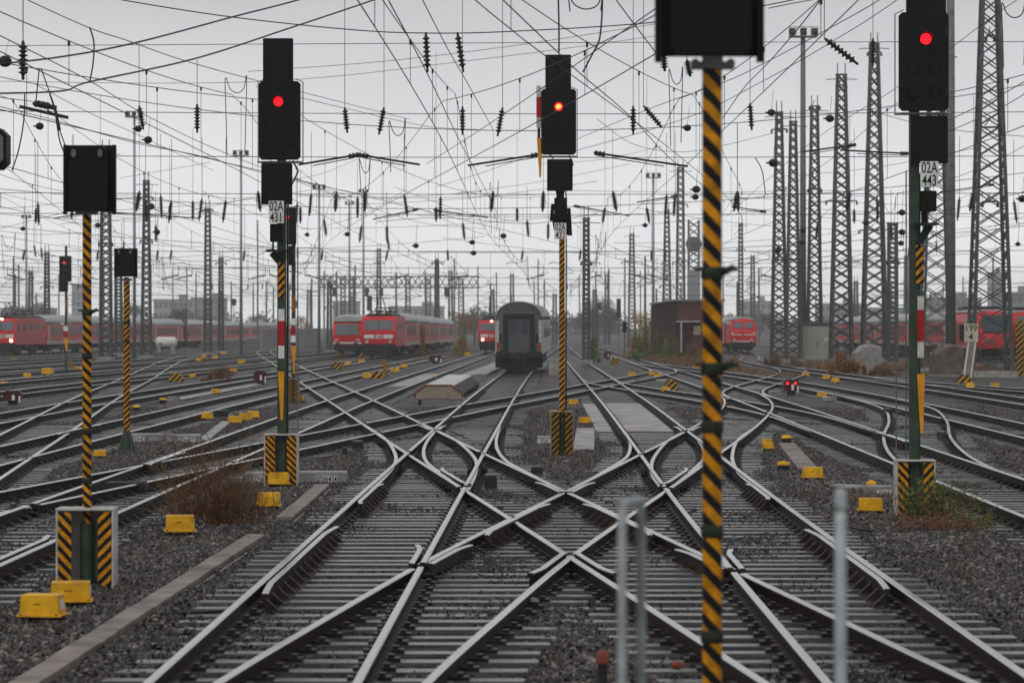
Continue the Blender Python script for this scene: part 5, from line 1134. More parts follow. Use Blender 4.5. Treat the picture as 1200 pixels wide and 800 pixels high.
# red diesel
def diesel(loc, rz, label, L=16.4):
    t = thing('diesel_locomotive', loc, label, 'locomotive', None, rz); hw = 1.5
    base = [(-1, 0), (-1, .62), (-.9, .82), (-.6, .96), (-.25, 1), (.25, 1), (.6, .96), (.9, .82), (1, .62), (1, 0)]; secs = []
    for y, k, z0, z1 in [(-.15, .93, 1.0, 2.3), (.0, .95, 1.0, 2.6), (.45, .98, 1.0, 3.7), (1.2, 1, 1.0, 3.95), (L-1.2, 1, 1.0, 3.95), (L, .95, 1, 2.6)]: secs.append([(hw*k*x, y, z0+(z1-z0)*z) for x, z in base])
    mb = MB(); mb.loft(secs, smooth=False); mb.build('body', M['train_red'], t, .04)
    mb = MB(); mb.prism([(-1.32, 3.62), (-.9, 3.90), (0, 4.02), (.9, 3.90), (1.32, 3.62)], .6, L-.8, 'y'); mb.build('roof', M['train_roof'], t)
    for q in (-1, 1):
        mb = MB(); mb.box((q*.58, .12, 3.02), (.86, .08, .66), rot=(-.38, 0, 0)); mb.build('windscreen', M['wind'], t, .05)
        mb = MB(); mb.box((q*.70, -.10, 2.1), (1.15, .06, .32), rot=(-.3, 0, 0)); mb.build('white_band', M['white'], t)
        mb = MB(); mb.lathe([(.13, 0), (.13, .06)], 10, (q*.95, -.22, 1.45), 0, 'y'); mb.build('headlight', M['offwhite'], t)
        for k in range(4):
            mb = MB(); mb.box((q*(hw+.006), 2.5+k*3.6, 2.8), (.02, 1.6, .6)); mb.build('vent_grille', M['train_grey'], t)
    mb = MB(); mb.box((0, -.14, 1.25), (2.3, .06, .12)); mb.build('front_stripe', M['white'], t)
    mb = MB(); mb.box((0, 0, .9), (2.8, .4, .5)); mb.box((0, L/2, .7), (2.5, 5, .6)); mb.build('underframe', M['train_dark'], t); buffers(t, -.2, -1)
    for y in (3.4, L-3.4): bogie(t, y)
loc, rz = on_track('G', 322); diesel(loc, rz, 'red diesel locomotive with a rounded front right of the closest striped post')
consist('G', 339.5, 2, cp, lambda i: ('first', 'second')[i] + ' coach behind the red diesel locomotive', 'red passenger coaches')
# grey coach end in the middle
def grey_coach(loc, rz, label, L=26.4):
    t = thing('grey_coach', loc, label, 'coach', None, rz); hw = 1.33
    full = lambda k, d: [(x*k, z) for x, z in coach_section(hw, .98, 2.85, 3.98, 13)]
    mb = MB(); mb.loft([[(x*.955, 0, z-.04*(z > 2.9)) for x, z in coach_section(hw, .98, 2.85, 3.9, 13)], [(x, 1.2, z) for x, z in coach_section(hw+.06, .98, 2.9, 3.98, 13)], [(x, L, z) for x, z in coach_section(hw+.06, .98, 2.9, 3.98, 13)]], smooth=False); mb.build('body', M['offwhite'], t)
    sec = coach_section(hw+.065, 2.88, 2.95, 4.0, 13)[1:-1]; mb = MB(); mb.loft([[(x*.955, -.02, z-.04) for x, z in sec], [(x, 1.2, z) for x, z in sec], [(x, L, z) for x, z in sec]], smooth=True); mb.build('roof', mat('wet_grey_roof', (.085, .088, .092), .32, .1, .3, 1), t)
    mb = MB(); mb.prism([(-1.13, 1.0), (-1.13, 3.1), (-.8, 3.38), (.8, 3.38), (1.13, 3.1), (1.13, 1.0)], -.04, .02, 'y'); mb.build('end_wall', M['train_grey'], t)
    mb = MB()
    for x in (-.78, .78): mb.box((x, -.14, 2.1), (.24, .22, 2.3))
    mb.box((0, -.14, 3.18), (1.8, .22, .24)); mb.build('gangway_bellows', M['blackish'], t, .05)
    for q in (-1, 1):
        mb = MB(); mb.box((q*.33, -.06, 2.05), (.62, .05, 2.0)); d = mb.build('gangway_door', mat('gangway_door_grey', (.085, .088, .092), .4, 0, .3, 2), t, .01)
        mb = MB(); mb.box((q*.33, -.092, 2.5), (.40, .02, .85)); mb.build('pane', M['glass'], d)
        mb = MB(); mb.box((q*1.17, -.035, 1.42), (.22, .06, .44)); mb.build('tail_board', mat('tail_board_red', (.30, .06, .03), .5, 0, .3, 2), t)
        mb = MB(); mb.box((q*1.05, -.05, 1.85), (.16, .06, .5)); mb.build('jumper_socket', M['blackish'], t)
        for k in range(9):
            mb = MB(); mb.box((q*(hw+.066), 3.6+k*2.35, 2.35), (.02, 1.5, .9)); mb.build('window', M['glass'], t)
    mb = MB(); mb.box((0, .1, .92), (2.6, .35, .42)); mb.box((0, -.2, .72), (.25, .5, .3)); mb.bar((-.35, -.12, .8), (-.35, -.2, .25), .07); mb.bar((.35, -.12, .8), (.35, -.2, .25), .07); mb.box((0, L/2, .65), (2.5, 14, .6)); mb.box((0, 1.0, .5), (2.3, 1.0, .5)); mb.box((0, .45, .55), (2.7, .5, .75)); mb.box((0, .75, .28), (2.0, .3, .4)); mb.build('underframe', M['train_dark'], t); buffers(t, -.05, -1)
    for y in (3.4, L-3.4): bogie(t, y)
    return t
loc, rz = on_track('D', 166); gc = grey_coach(loc, rz-.012, 'dark grey coach end with gangway doors standing on the middle track')

# ------------------------------------------------------------------ buildings
def wall_box(parent, name, c, d, m): mb = MB(); mb.box(c, d); return mb.build(name, m, parent)
Ys = 250; s = F/Ys; t = thing('red_shed', ((793-600)/s, Ys, zr(Ys)-.2), 'long dark red shed beside the weeds, left of the closest striped post', 'shed', None, -.013)
zt_ = CAMZ+(HOR-353)/s - zr(Ys)+.2; W, Ln = 3.9, 62
mb = MB(); mb.box((.06, Ln/2, zt_/2), (.12, Ln, zt_)); mb.box((W-.06, Ln/2, zt_/2), (.12, Ln, zt_)); mb.box((W/2, Ln-.06, zt_/2), (W-.26, .12, zt_-.02))
for k in range(20): mb.box((-.04, .6+k*3.2, zt_/2), (.10, .35, zt_-.05))
mb.build('side_wall', M['brick'], t); wall_box(t, 'gable_wall', (W/2, .06, zt_/2), (W-.26, .12, zt_-.01), M['brick_lit'])
mb = MB(); mb.box((W/2, Ln/2, zt_+.1), (W+.5, Ln+.5, .16)); mb.build('roof', M['bld2'], t)
mb = MB(); mb.box((.95, -.5, zt_*.66), (2.0, 1.1, .1)); mb.bar((.35, -.95, 0), (.35, -.95, zt_*.66), .12); mb.build('porch', M['offwhite'], t)
mb = MB(); mb.box((1.0, -.02, 1.1), (.9, .06, 2.2)); mb.build('door', M['blackish'], t)
mb = MB(); mb.box((1.75, -.03, 2.6), (.6, .05, .75)); mb.build('notice_board', M['km'], t)
# grey-green relay hut
Yh = 224; s = F/Yh; t = thing('relay_hut', ((958-600)/s, Yh, zr(Yh)-.2), 'grey green sheet metal hut between the lattice towers', 'hut'); hh = CAMZ+(HOR-380)/s-zr(Yh)+.2; hw = 29/s/2
mb = MB(); mb.box((0, hw, hh/2+.15), (2*hw, 2*hw, hh-.3)); mb.build('body', M['hut'], t, .02)
mb = MB(); mb.box((0, hw, hh+.05), (2*hw+.25, 2*hw+.25, .16)); mb.build('roof', M['galv_dark'], t)
for q in (-1, 1):
    mb = MB(); mb.box((q*hw*.42, -.02, hh*.5), (hw*.8, .05, hh*.82)); d = mb.build('door', M['hut'], t, .01); mb = MB(); mb.box((q*hw*.1, -.06, hh*.5), (.04, .05, .25)); mb.build('handle', M['blackish'], d)
mb = MB(); mb.box((0, hw, .1), (2*hw+.1, 2*hw+.1, .3)); mb.build('plinth', M['concrete'], t); mb = MB(); mb.box((hw*.72, -.06, hh*.62), (.28, .02, .25)); mb.build('warning_sign', M['white'], t)
def building(px0, px1, top, Y, label, m, storeys, cols, depth=18, roof='flat'):
    s = F/Y; z0 = zr(Y)-.3; H = CAMZ+(HOR-top)/s-z0; wd = (px1-px0)/s; t = thing('office_building', (((px0+px1)/2-600)/s, Y, z0), label, 'building', 'hazy buildings beyond the yard')
    wall_box(t, 'wall', (0, depth/2, H/2), (wd, depth, H), M[m]); mb = MB()
    if roof == 'flat': mb.box((0, depth/2, H+.3), (wd+.8, depth+.8, .6)); mb.box((wd*.2, depth/2, H+1.6), (wd*.2, 5, 2.2))
    else: mb.prism([(-wd/2-.5, H+.01), (wd/2+.5, H+.01), (0, H+wd*.3)], -.5, depth+.5, 'y')
    mb.build('roof', M['bld2'], t)
    for i in range(storeys):
        for j in range(cols):
            mb = MB(); mb.box((-wd/2+wd*(j+.5)/cols, -.03, H*(i+.55)/storeys), (wd/cols*.62, .12, H/storeys*.5)); mb.build('window', M['pane'], t)
building(224, 262, 350, 1350, 'dark grey block with window rows left of the 02A 431 signal', 'bld2', 4, 7); building(180, 226, 352, 1250, 'lower grey block over the long row of red coaches at left', 'bld', 3, 8); building(84, 100, 334, 1500, 'narrow hazy high block left of the nearest striped post', 'bld', 8, 3)
building(0, 60, 362, 1400, 'long low hazy building at the left edge', 'bld', 2, 10); building(1080, 1150, 350, 1150, 'hazy long building behind the tallest tower', 'bld2', 3, 9); building(1176, 1215, 344, 1000, 'grey roofed building at the right edge', 'bld2', 3, 5); building(1164, 1176, 320, 1450, 'tan chimney like block right behind the tallest tower', 'bld3', 6, 2)
building(960, 1012, 357, 1250, 'pale hazy building between the towers by the hut', 'bld', 3, 7); building(1015, 1060, 362, 1100, 'low hazy building left of the 02A 443 signal', 'bld', 2, 7); building(870, 905, 354, 1300, 'hazy building behind the red diesel locomotive', 'bld', 3, 5); building(455, 520, 360, 1500, 'long hazy building behind the gantry', 'bld', 2, 9); building(655, 720, 374, 1150, 'low white banded building right of the middle signal', 'offwhite', 1, 8); building(390, 420, 354, 1450, 'hazy block behind the control car', 'bld', 4, 4)
# low wall and pale fence at centre left
a, b_ = P(306, 400, 420), P(372, 392, 470); t = thing('retaining_wall', (a.x, a.y, zr(a.y)-.2), 'dark low wall right of the 02A 431 mast', 'wall'); d = Vector((b_.x-a.x, b_.y-a.y, 0)); mb = MB(); ang = math.atan2(d.y, d.x)
mb.box((d.x/2, d.y/2, 1.4), (d.length, .4, 2.8), rot=(0, 0, ang)); mb.build('wall_face', M['conc_brown'] if False else M['bld2'], t); mb = MB(); mb.box((d.x/2, d.y/2, 2.86), (d.length+.2, .55, .14), rot=(0, 0, ang)); mb.build('coping', M['concrete'], t)
a, b_ = P(236, 398, 420), P(334, 396, 450); t = thing('picket_fence', (a.x, a.y, zr(a.y)-.2), 'pale picket fence along the yard left of the 02A 431 signal', 'fence'); d = Vector((b_.x-a.x, b_.y-a.y, 0)); mb = MB(); n = 60
for i in range(n+1): mb.box((d.x*i/n, d.y*i/n, .7), (.12, .06, 1.4))
mb.build('pickets', M['concrete'], t); mb = MB()
for z in (.4, 1.1): mb.bar((0, .05, z), (d.x, d.y+.05, z), .08)
mb.build('rail', M['offwhite'], t)

# ------------------------------------------------------------------ vegetation
def leaf_cloud(mb, c, rad, n, size, m=0, shell=.5):
    for _ in range(n):
        d = Vector((random.gauss(0, 1), random.gauss(0, 1), random.gauss(0, 1))).normalized() * (random.random()**shell)
        p = Vector((c[0]+d.x*rad[0], c[1]+d.y*rad[1], c[2]+d.z*rad[2])); u = Vector((random.uniform(-1, 1), random.uniform(-1, 1), random.uniform(-1, 1))).normalized(); v = u.orthogonal().normalized(); s_ = size*random.uniform(.6, 1.4)
        mb.add([p-u*s_, p+v*s_*.5, p+u*s_, p-v*s_*.5], [(0, 1, 2, 3)], m)
def make_tree(loc, H, label, m, dens=1.0, leaf=.16, clumps=9):
    t = thing('autumn_tree', loc, label, 'tree', 'hazy trees beyond the yard'); mb = MB(); mb.bar((0, 0, 0), (.1, 0, H*.55), H*.05, n=8, r2=H*.02)
    tips = []
    for k in range(clumps):
        a = 2*math.pi*k/clumps + random.random(); l = H*random.uniform(.22, .36); b0 = Vector((.1, 0, H*random.uniform(.3, .55))); e = b0+Vector((math.cos(a)*l*.8, math.sin(a)*l*.8, l*random.uniform(.5, 1.2))); mb.bar(b0, e, H*.018, n=5, r2=H*.006); tips.append(e)
    mb.build('trunk', M['bark'], t); mb = MB()
    for e in tips + [Vector((.1, 0, H*.8))]: r_ = H*random.uniform(.10, .19); leaf_cloud(mb, e, (r_*1.2, r_*1.2, r_), int(170*dens), leaf*H/9)
    mb.build('crown', M[m], t, fix=False); return t
TR = [(700, 640, 342, 'tree', 'grey tree crown right of the solid looking mast'), (714, 600, 352, 'tree', 'lower grey tree over the far track right of the middle signal'), (690, 560, 358, 'tree', 'small grey tree beside the solid looking mast'), (20, 620, 352, 'tree', 'hazy tree behind the left locomotive'), (48, 600, 354, 'tree', 'hazy tree above the first left coaches'), (158, 560, 354, 'tree', 'hazy tree behind the smaller striped post'), (206, 540, 356, 'tree', 'hazy tree over the roofs of the left coaches'), (556, 520, 352, 'tree', 'thin brownish tree left of the half hidden locomotive'), (545, 500, 366, 'leaf_o', 'small brownish tree above the yellow bush'), (352, 470, 368, 'leaf_o', 'small brownish tree right of the 02A 431 mast'), (757, 330, 358, 'leaf_y', 'yellow tree at the far end of the dark red shed'), (1010, 540, 362, 'tree', 'hazy tree left of the red right train'), (905, 520, 362, 'tree', 'hazy tree behind the tower cluster'), (640, 600, 368, 'tree', 'low hazy tree right behind the grey coach'), (300, 620, 366, 'tree', 'low hazy tree left of the 02A 431 mast')]
for px, Y, top, m, lab in TR:
    z = zr(Y)-.2; make_tree(((px-600)*Y/F, Y, z), CAMZ+(HOR-top)*Y/F-z, lab, m)
def bush(px, base, Y, wpx, hpx, m, label, n=500, leaf=.09, twigs=True, clumps=7):
    s = F/Y; z = zr(Y)-.2; t = thing('shrub', ((px-600)/s, Y, z), label, 'shrub', 'shrubs growing in the yard'); W_, H_ = wpx/s, hpx/s
    H_ = max(H_, CAMZ+(HOR-(base-hpx))/s-z)
    mb = MB()
    for _ in range(26): 
        a = random.uniform(0, 6.28); e = Vector((math.cos(a)*W_*.42*random.random(), math.sin(a)*W_*.3*random.random(), H_*random.uniform(.5, .95))); mb.bar((e.x*.25, e.y*.25, 0), e, W_*.012+.006, n=4, r2=.004)
    mb.build('stems', M['twig'], t); mb = MB()
    for k in range(clumps*2):
        u = random.uniform(-.5, .5); hh = H_*(1-1.6*u*u*2)*random.uniform(.25, 1); leaf_cloud(mb, (u*W_, random.uniform(-.3, .3)*W_, max(.05, hh*.5)), (W_*random.uniform(.06, .15), W_*.12, max(.08, hh*.42)), n//clumps//2, leaf*random.uniform(.7, 1.1), 0, .8)
    for k in range(70):
        u = random.uniform(-.5, .5); b0 = Vector((u*W_, random.uniform(-.3, .3)*W_, 0)); mb.bar(b0, b0+Vector((random.gauss(0, .1)*W_, 0, H_*(1-2*u*u)*random.uniform(.4, 1.05))), .02, n=3, r2=.006, caps=False)
    mb.build('foliage', M[m], t, fix=False)
bush(540, 408, 300, 20, 30, 'leaf_y', 'yellow bush at the end of the coaches behind the centre left locomotive', 700, .14); bush(764, 410, 245, 42, 44, 'leaf', 'green and yellow bush in front of the dark red shed', 1300, .14); bush(786, 412, 235, 26, 28, 'leaf', 'lower green bush at the near corner of the dark red shed', 500, .13)
bush(748, 408, 270, 26, 36, 'leaf_y', 'yellowish bush left of the dark red shed', 800, .13); bush(812, 412, 230, 24, 22, 'drygrass', 'straw coloured bush by the shed porch', 400, .12); bush(992, 436, 163, 44, 36, 'leaf_o', 'sloping orange brown shrub right of the grey green hut', 900, .10); bush(984, 432, 195, 28, 26, 'leaf_o', 'low orange shrub at the foot of the tower right of the hut', 500, .10)
bush(1035, 440, 160, 34, 18, 'twig', 'red brown shrub before the pale concrete block', 800, .07); bush(905, 420, 205, 24, 14, 'twig', 'low brown shrub by the leftmost tower of the cluster', 400, .09); bush(930, 424, 200, 22, 14, 'drygrass', 'straw shrub at the foot of the tower cluster', 400, .09); bush(255, 447, 140, 34, 22, 'twig', 'brown shrub among the left tracks behind the striped hump', 900, .06); bush(262, 438, 160, 22, 14, 'twig', 'smaller brown shrub behind the other shrub in the left tracks', 500, .06); bush(695, 402, 230, 16, 24, 'leaf', 'green bush at the foot of the solid looking mast', 400, .12)
# weeds along the right edge of the yard (countless)
mb = MB(); mb2 = MB()
for (x0, x1, Y0, Y1, n, hmax) in ((10.8, 15.5, 190, 250, 1300, .75), (18.8, 30, 178, 215, 1500, .5), (22.5, 34, 160, 190, 900, .4), (12.5, 16.5, 150, 190, 500, .3)):
    for _ in range(n):
        x, y = random.uniform(x0, x1), random.uniform(Y0, Y1)
        if abs(x-float(LN['G'](y))) < 2 or (abs(x-float(LN['F'](min(y, 219)))) < 2 and y < 220): continue
        z = zr(y)-.2; h_ = hmax*random.uniform(.3, 1); d = Vector((random.uniform(-.3, .3), random.uniform(-.3, .3), 1))*h_
        (mb if random.random() < .65 else mb2).bar((x, y, z), Vector((x, y, z))+d, .09, n=3, r2=.03, caps=False)
tag(mb.build('dry_weeds', M['drygrass'], None, fix=False), 'dry straw coloured weeds along the foot of the right towers', 'weeds', None, 'stuff')
tag(mb2.build('brown_weeds', M['twig'], None, fix=False), 'red brown weeds between the shed and the towers', 'weeds', None, 'stuff')
# foreground dry shrub by the cable trough
g = G(255, 618); t = thing('dry_shrub', g, 'dry red brown shrub beside the cable trough, left of the 02A 431 signal', 'shrub'); mb = MB(); mb2 = MB(); mb3 = MB()
def branch(p0, d, ln, r_, depth):
    tgt = mb if random.random() < .68 else mb2; p1 = p0 + d*ln*.5; d2 = (d + Vector((random.gauss(0, .22), random.gauss(0, .22), random.gauss(0, .15)))).normalized(); p2 = p1 + d2*ln*.5
    tgt.bar(p0, p1, r_*2, n=3, r2=r_*1.6, caps=False); tgt.bar(p1, p2, r_*1.6, n=3, r2=r_, caps=False)
    if depth > 0:
        for q in range(random.choice((3, 4, 5))):
            u = random.uniform(.25, 1); s0 = p0 + (p1-p0)*u*2 if u < .5 else p1 + (p2-p1)*(u*2-1)
            branch(s0, (d2 + Vector((random.gauss(0, .55), random.gauss(0, .5), random.gauss(.05, .35)))).normalized(), ln*random.uniform(.35, .6), r_*.65, depth-1)
for cx_, cy_, n_, hh_ in ((-.05, 0, 36, .80), (-.30, .05, 24, .60), (.20, .02, 26, .66), (.08, -.15, 22, .46), (-.50, .0, 16, .30), (.44, -.05, 18, .40)):
    for i in range(n_):
        b0 = Vector((cx_+random.gauss(0, .10), cy_+random.gauss(0, .08), 0)); branch(b0, Vector((random.gauss(0, .30)+cx_*.5, random.gauss(0, .25), 1)).normalized(), hh_*random.uniform(.6, 1.35), .006, 2)
for k in range(16): leaf_cloud(mb3, (random.uniform(-.55, .55), random.uniform(-.2, .2), random.uniform(.05, .45)), (.16, .14, .12), 80, .016)
for k in range(7): leaf_cloud(mb3, (random.uniform(-.3, .3), random.uniform(-.2, .2), random.uniform(.1, .45)), (.22, .2, .16), 130, .018)
mb.build('twigs', M['twig'], t, fix=False); mb2.build('dry_stalks', M['drygrass'], t, fix=False); mb3.build('withered_leaves', M['twig'], t, fix=False)
# weeds at the foot of 02A 443
def weed(px, py, W_, H_, label, mats, n=240):
    g = G(px, py); t = thing('weed_clump', g, label, 'weeds', 'weed clumps beside the right signal'); mb = MB(); mb2 = MB()
    for i in range(n//4):
        a = random.uniform(0, 6.28); rr = random.random()**.6*W_/2; b0 = Vector((rr*math.cos(a), rr*.5*math.sin(a), 0)); e = b0+Vector((random.gauss(0, .1), random.gauss(0, .08), H_*random.uniform(.4, 1))); mb.bar(b0, e, .008, n=3, r2=.003, caps=False)
        for k in range(9):
            q = b0+(e-b0)*random.uniform(.25, 1); u = Vector((random.gauss(0, 1), random.gauss(0, 1), random.gauss(0, .7))).normalized(); v = u.orthogonal().normalized(); s_ = random.uniform(.018, .042); mb2.add([q, q+u*s_+v*s_*.3, q+u*s_*2, q+u*s_-v*s_*.3], [(0, 1, 2, 3)])
    mb.build('stems', M['twig'], t, fix=False); mb2.build('leaves', mats, t, fix=False)
weed(1082, 612, .7, .62, 'taller green weeds growing against the foot of the 02A 443 signal', M['leaf'], 420); weed(1118, 612, .75, .78, 'green and brown weed with upright stems right of the 02A 443 signal', M['leaf'], 260); weed(1098, 624, 1.2, .30, 'low red brown weeds in front of the 02A 443 signal', M['twig'], 260); weed(1142, 622, .6, .34, 'small green weed near the right track rail', M['leaf'], 150); weed(1012, 590, .6, .14, 'low straw tuft beside the yellow box by the 02A 443 signal', M['drygrass'], 200)

mb = MB(); rw = random.Random(3)
for i in range(150):
    px = rw.choice((rw.uniform(40, 330), rw.uniform(530, 730), rw.uniform(850, 1100))); Y = rw.uniform(880, 980); z = zr(Y)-.2; H_ = rw.uniform(3, 8)
    leaf_cloud(mb, ((px-600)*Y/F, Y, z+H_*.5), (rw.uniform(3, 6), 3, H_*.55), 70, .7)
tag(mb.build('far_woods', M['tree'], None, fix=False), 'low dark band of far woodland along the misty horizon', 'woods', None, 'stuff')

# ------------------------------------------------------------------ trackside boxes
def ybox_proto(loc, label):
    t = thing('track_box', loc, label, 'track box', 'yellow trackside boxes'); mb = MB()
    mb.box((0, 0, .165), (.37, .26, .17), taper=.95); mb.box((0, 0, .256), (.362, .252, .016)); mb.build('cover', M['yellow'], t, .012)
    mb = MB(); mb.box((0, 0, .074), (.42, .31, .022)); mb.build('base_plate', M['yellow'], t, .004)
    mb = MB(); mb.box((.183, 0, .17), (.012, .10, .09)); mb.build('label_plate', M['white'], t)
    mb = MB(); mb.box((-.02, -.1235, .18), (.07, .006, .010)); [mb.box((x, -.150, .086), (.018, .012, .012)) for x in (-.17, .17)]; mb.build('front_mark', M['blackish'], t)
    for q in (-1, 1):
        mb = MB(); mb.bar((q*.13, 0, -.06), (q*.13, 0, .065), .045); mb.build('leg', M['blackish'], t)
    mb = MB(); mb.wire([(.1, .05, .06), (.16, .12, -.01), (.30, .18, -.035), (.5, .2, -.03)], .016, n=6); mb.build('cable', M['cable'], t); return t
YB = [(50, 729, 53, 'yellow box nearest to the bottom left corner'), (83, 711, 52, 'yellow box right behind the nearest one at bottom left'), (211, 628, 38, 'yellow box left of the dry red brown shrub'), (315, 597, 30, 'yellow box right of the dry red brown shrub'), (326.5, 571, 27, 'yellow box at the foot of the 02A 431 signal'),
      (117, 536, 16, 'yellow box touching the right of the nearest striped post'), (243, 492, 15, 'yellow box left of the trio before the 02A 431 signal'), (275, 497, 17, 'left box of the trio before the 02A 431 signal'), (287, 494, 16, 'middle box of the trio before the 02A 431 signal'), (297, 491, 15, 'right box of the trio before the 02A 431 signal'), (253, 462, 11, 'yellow box between the shrub in the tracks and the trio'),
      (32, 443, 10, 'small yellow box left of the far left signal foot'), (56, 440, 14, 'double width yellow box near the far left signal foot'), (92, 435, 9, 'yellow box right of the far left signal foot'), (225, 443, 9, 'yellow box beside the striped hump at left'), (274, 436, 8, 'yellow box right of the brown shrub in the tracks'), (283, 427, 9, 'yellow box beyond the brown shrub in the tracks'), (233, 424, 7, 'small far yellow box above the brown shrub'), (239, 420, 7, 'smallest far yellow box above the brown shrub'), (252, 421, 7, 'far yellow box right over the brown shrub'), (262, 416, 7, 'far pale yellow box near the pale fence'), (5, 452, 9, 'yellow box at the left edge above the red dwarf signal'),
      (350, 471, 13, 'yellow box at the foot of the slim hidden signal'), (430, 444, 11, 'flat yellow box beside the upright yellow post'), (463, 437, 11, 'round topped yellow box right of the upright yellow post'), (474, 432, 9, 'yellow box further right of the upright yellow post'), (408, 428, 8, 'yellow box right of the striped hump before the control car'), (424, 426, 8, 'yellow box before the centre left locomotive'), (398, 418, 7, 'far yellow box under the control car'), (508, 444, 8, 'small yellow box left of the cellar hatch'), (548, 418, 8, 'yellow box before the half hidden locomotive'),
      (685, 497, 15, 'yellow box right of the middle signal foot'), (672, 475, 12, 'yellow box right behind the middle signal post'), (649, 487, 10, 'yellow box left of the middle signal foot'), (740, 441, 9, 'yellow box left of the dark pit'), (764, 440, 8, 'left of two yellow boxes behind the dark pit'), (771, 443, 9, 'right of two yellow boxes behind the dark pit'), (780, 460, 11, 'yellow box before the striped hump right of the pale slab'), (817, 432, 10, 'yellow box left of the closest striped post'),
      (952, 563, 26, 'yellow box at the end of the brown trough cover'), (1020, 602, 31, 'yellow box left of the 02A 443 signal foot'), (963, 466, 12, 'yellow box right of the red dwarf signal'), (979, 449, 10, 'yellow box right behind the red dwarf signal'), (968, 445, 9, 'yellow box left of the one behind the red dwarf signal'), (944, 441, 9, 'yellow box above the red dwarf signal'), (965, 431, 7, 'far yellow box before the hut'), (987, 432, 7, 'left far yellow box before the sloping shrub'), (995, 434, 7, 'right far yellow box before the sloping shrub'), (1137, 455, 11, 'left yellow box before the tallest tower'), (1166, 455, 11, 'right yellow box before the tallest tower'), (900, 527, 9, 'small yellow box in the ballast left of the brown trough cover'), (899, 489+33, 8, 'small yellow cap behind it in the ballast')]
yb = None
for px, py, wpx, lab in YB:
    g = G(px, py, .17); sc = wpx*g.y/F/.42; sc = min(max(sc, .6), 1.9)
    if yb is None: yb = ybox_proto(g, lab); yb.scale = (sc,)*3; yb.rotation_euler = (0, 0, random.uniform(-.15, .15))
    else: dup(yb, g, lab, None, random.uniform(-.2, .2), (sc, sc, sc*random.uniform(.85, 1.1)))
# domed track magnets
def dome(px, py, w_, label):
    g = G(px, py, .17); s = F/g.y; r = w_/s/2; t = thing('track_magnet', g, label, 'track device', 'domed track devices'); mb = MB(); mb.box((0, 0, .06), (r*1.7, r*1.4, .14)); mb.build('case', M['blackish'], t); mb = MB(); mb.lathe([(r, .13), (r, .16), (r*.8, .185), (r*.35, .20), (.01, .205)], 14); mb.build('dome_cap', M['yellow'], t)
dome(918, 553, 15, 'yellow domed device in the ballast left of the yellow box by the trough'); dome(921.5, 520, 12, 'pale domed device between two small pads'); dome(1021, 577, 12, 'domed device on the white trough left of the 02A 443 signal'); dome(160, 482, 9, 'brown topped device right of the smaller striped post'); dome(191, 473, 9, 'dark device before the white slab at left')
# striped humps (fouling point covers)
def hump(px, py, w_, h_, label, m='st_big'):
    g = G(px, py); s = F/g.y; W_, H_ = w_/s, h_/s; t = thing('striped_hump', g, label, 'warning hump', 'black and yellow striped humps'); mb = MB()
    mb.prism([(-W_/2, 0), (W_/2, 0), (W_/2, H_*.35), (W_*.22, H_), (-W_*.22, H_), (-W_/2, H_*.35)], -.18, .25, 'y'); mb.build('hump_shell', stripes('hump_stripes_%d' % px, -1.0, W_/2.6, ya=(.62, .33, .03)), t, .01)
    mb = MB(); mb.box((0, 0, -.02), (W_*1.1, .5, .06)); mb.build('base_plate', M['blackish'], t)
for a in [(207, 447, 17, 10, 'striped hump beside the yellow box among the left tracks'), (395, 433, 15, 9, 'striped hump before the control car'), (441, 444, 20, 9, 'striped hump next to the upright yellow post'), (786, 459, 19, 14, 'largest striped hump, right of the pale slab'), (15, 423, 9, 5, 'striped hump in front of the left locomotive'), (720, 427, 10, 8, 'striped hump with yellow box before the far weeds'), (763, 417, 10, 7, 'small striped hump before the shed weeds'), (861, 424, 10, 7, 'small striped hump right of the closest striped post'), (1130, 449, 19, 10, 'striped hump at the foot of the 199 4 board'), (425, 420, 9, 6, 'far striped hump before the centre left locomotive'), (651, 429, 11, 7, 'striped hump on the white block right of the grey coach')]: hump(*a)
# upright striped posts
def upost(px, py, top, w_, label, m):
    g = G(px, py); s = F/g.y; H_ = (py-top)/s; t = thing('striped_marker', g, label, 'marker post', 'upright striped markers'); mb = MB(); mb.box((0, 0, 0), (w_/s, .06, H_)); mb.build('striped_board', stripes('marker_stripes_%d' % px, -1.0, w_/s*.75, ya=(.62, .36, .03)), t, loc=(0, 0, H_/2)); mb = MB(); mb.box((0, .06, H_*.45), (w_/s*.3, .05, H_*.9)); mb.build('post', M['galv_dark'], t)
upost(495, 417, 381, 6, 'tall striped marker board before the red coaches', None); upost(1195, 441, 376, 9, 'tall striped marker board at the right edge', None); upost(451, 441, 422, 6, 'upright yellow post between the yellow boxes before the centre left locomotive', None); upost(83, 436, 420, 4, 'low pale striped marker beside the far left signal', None)
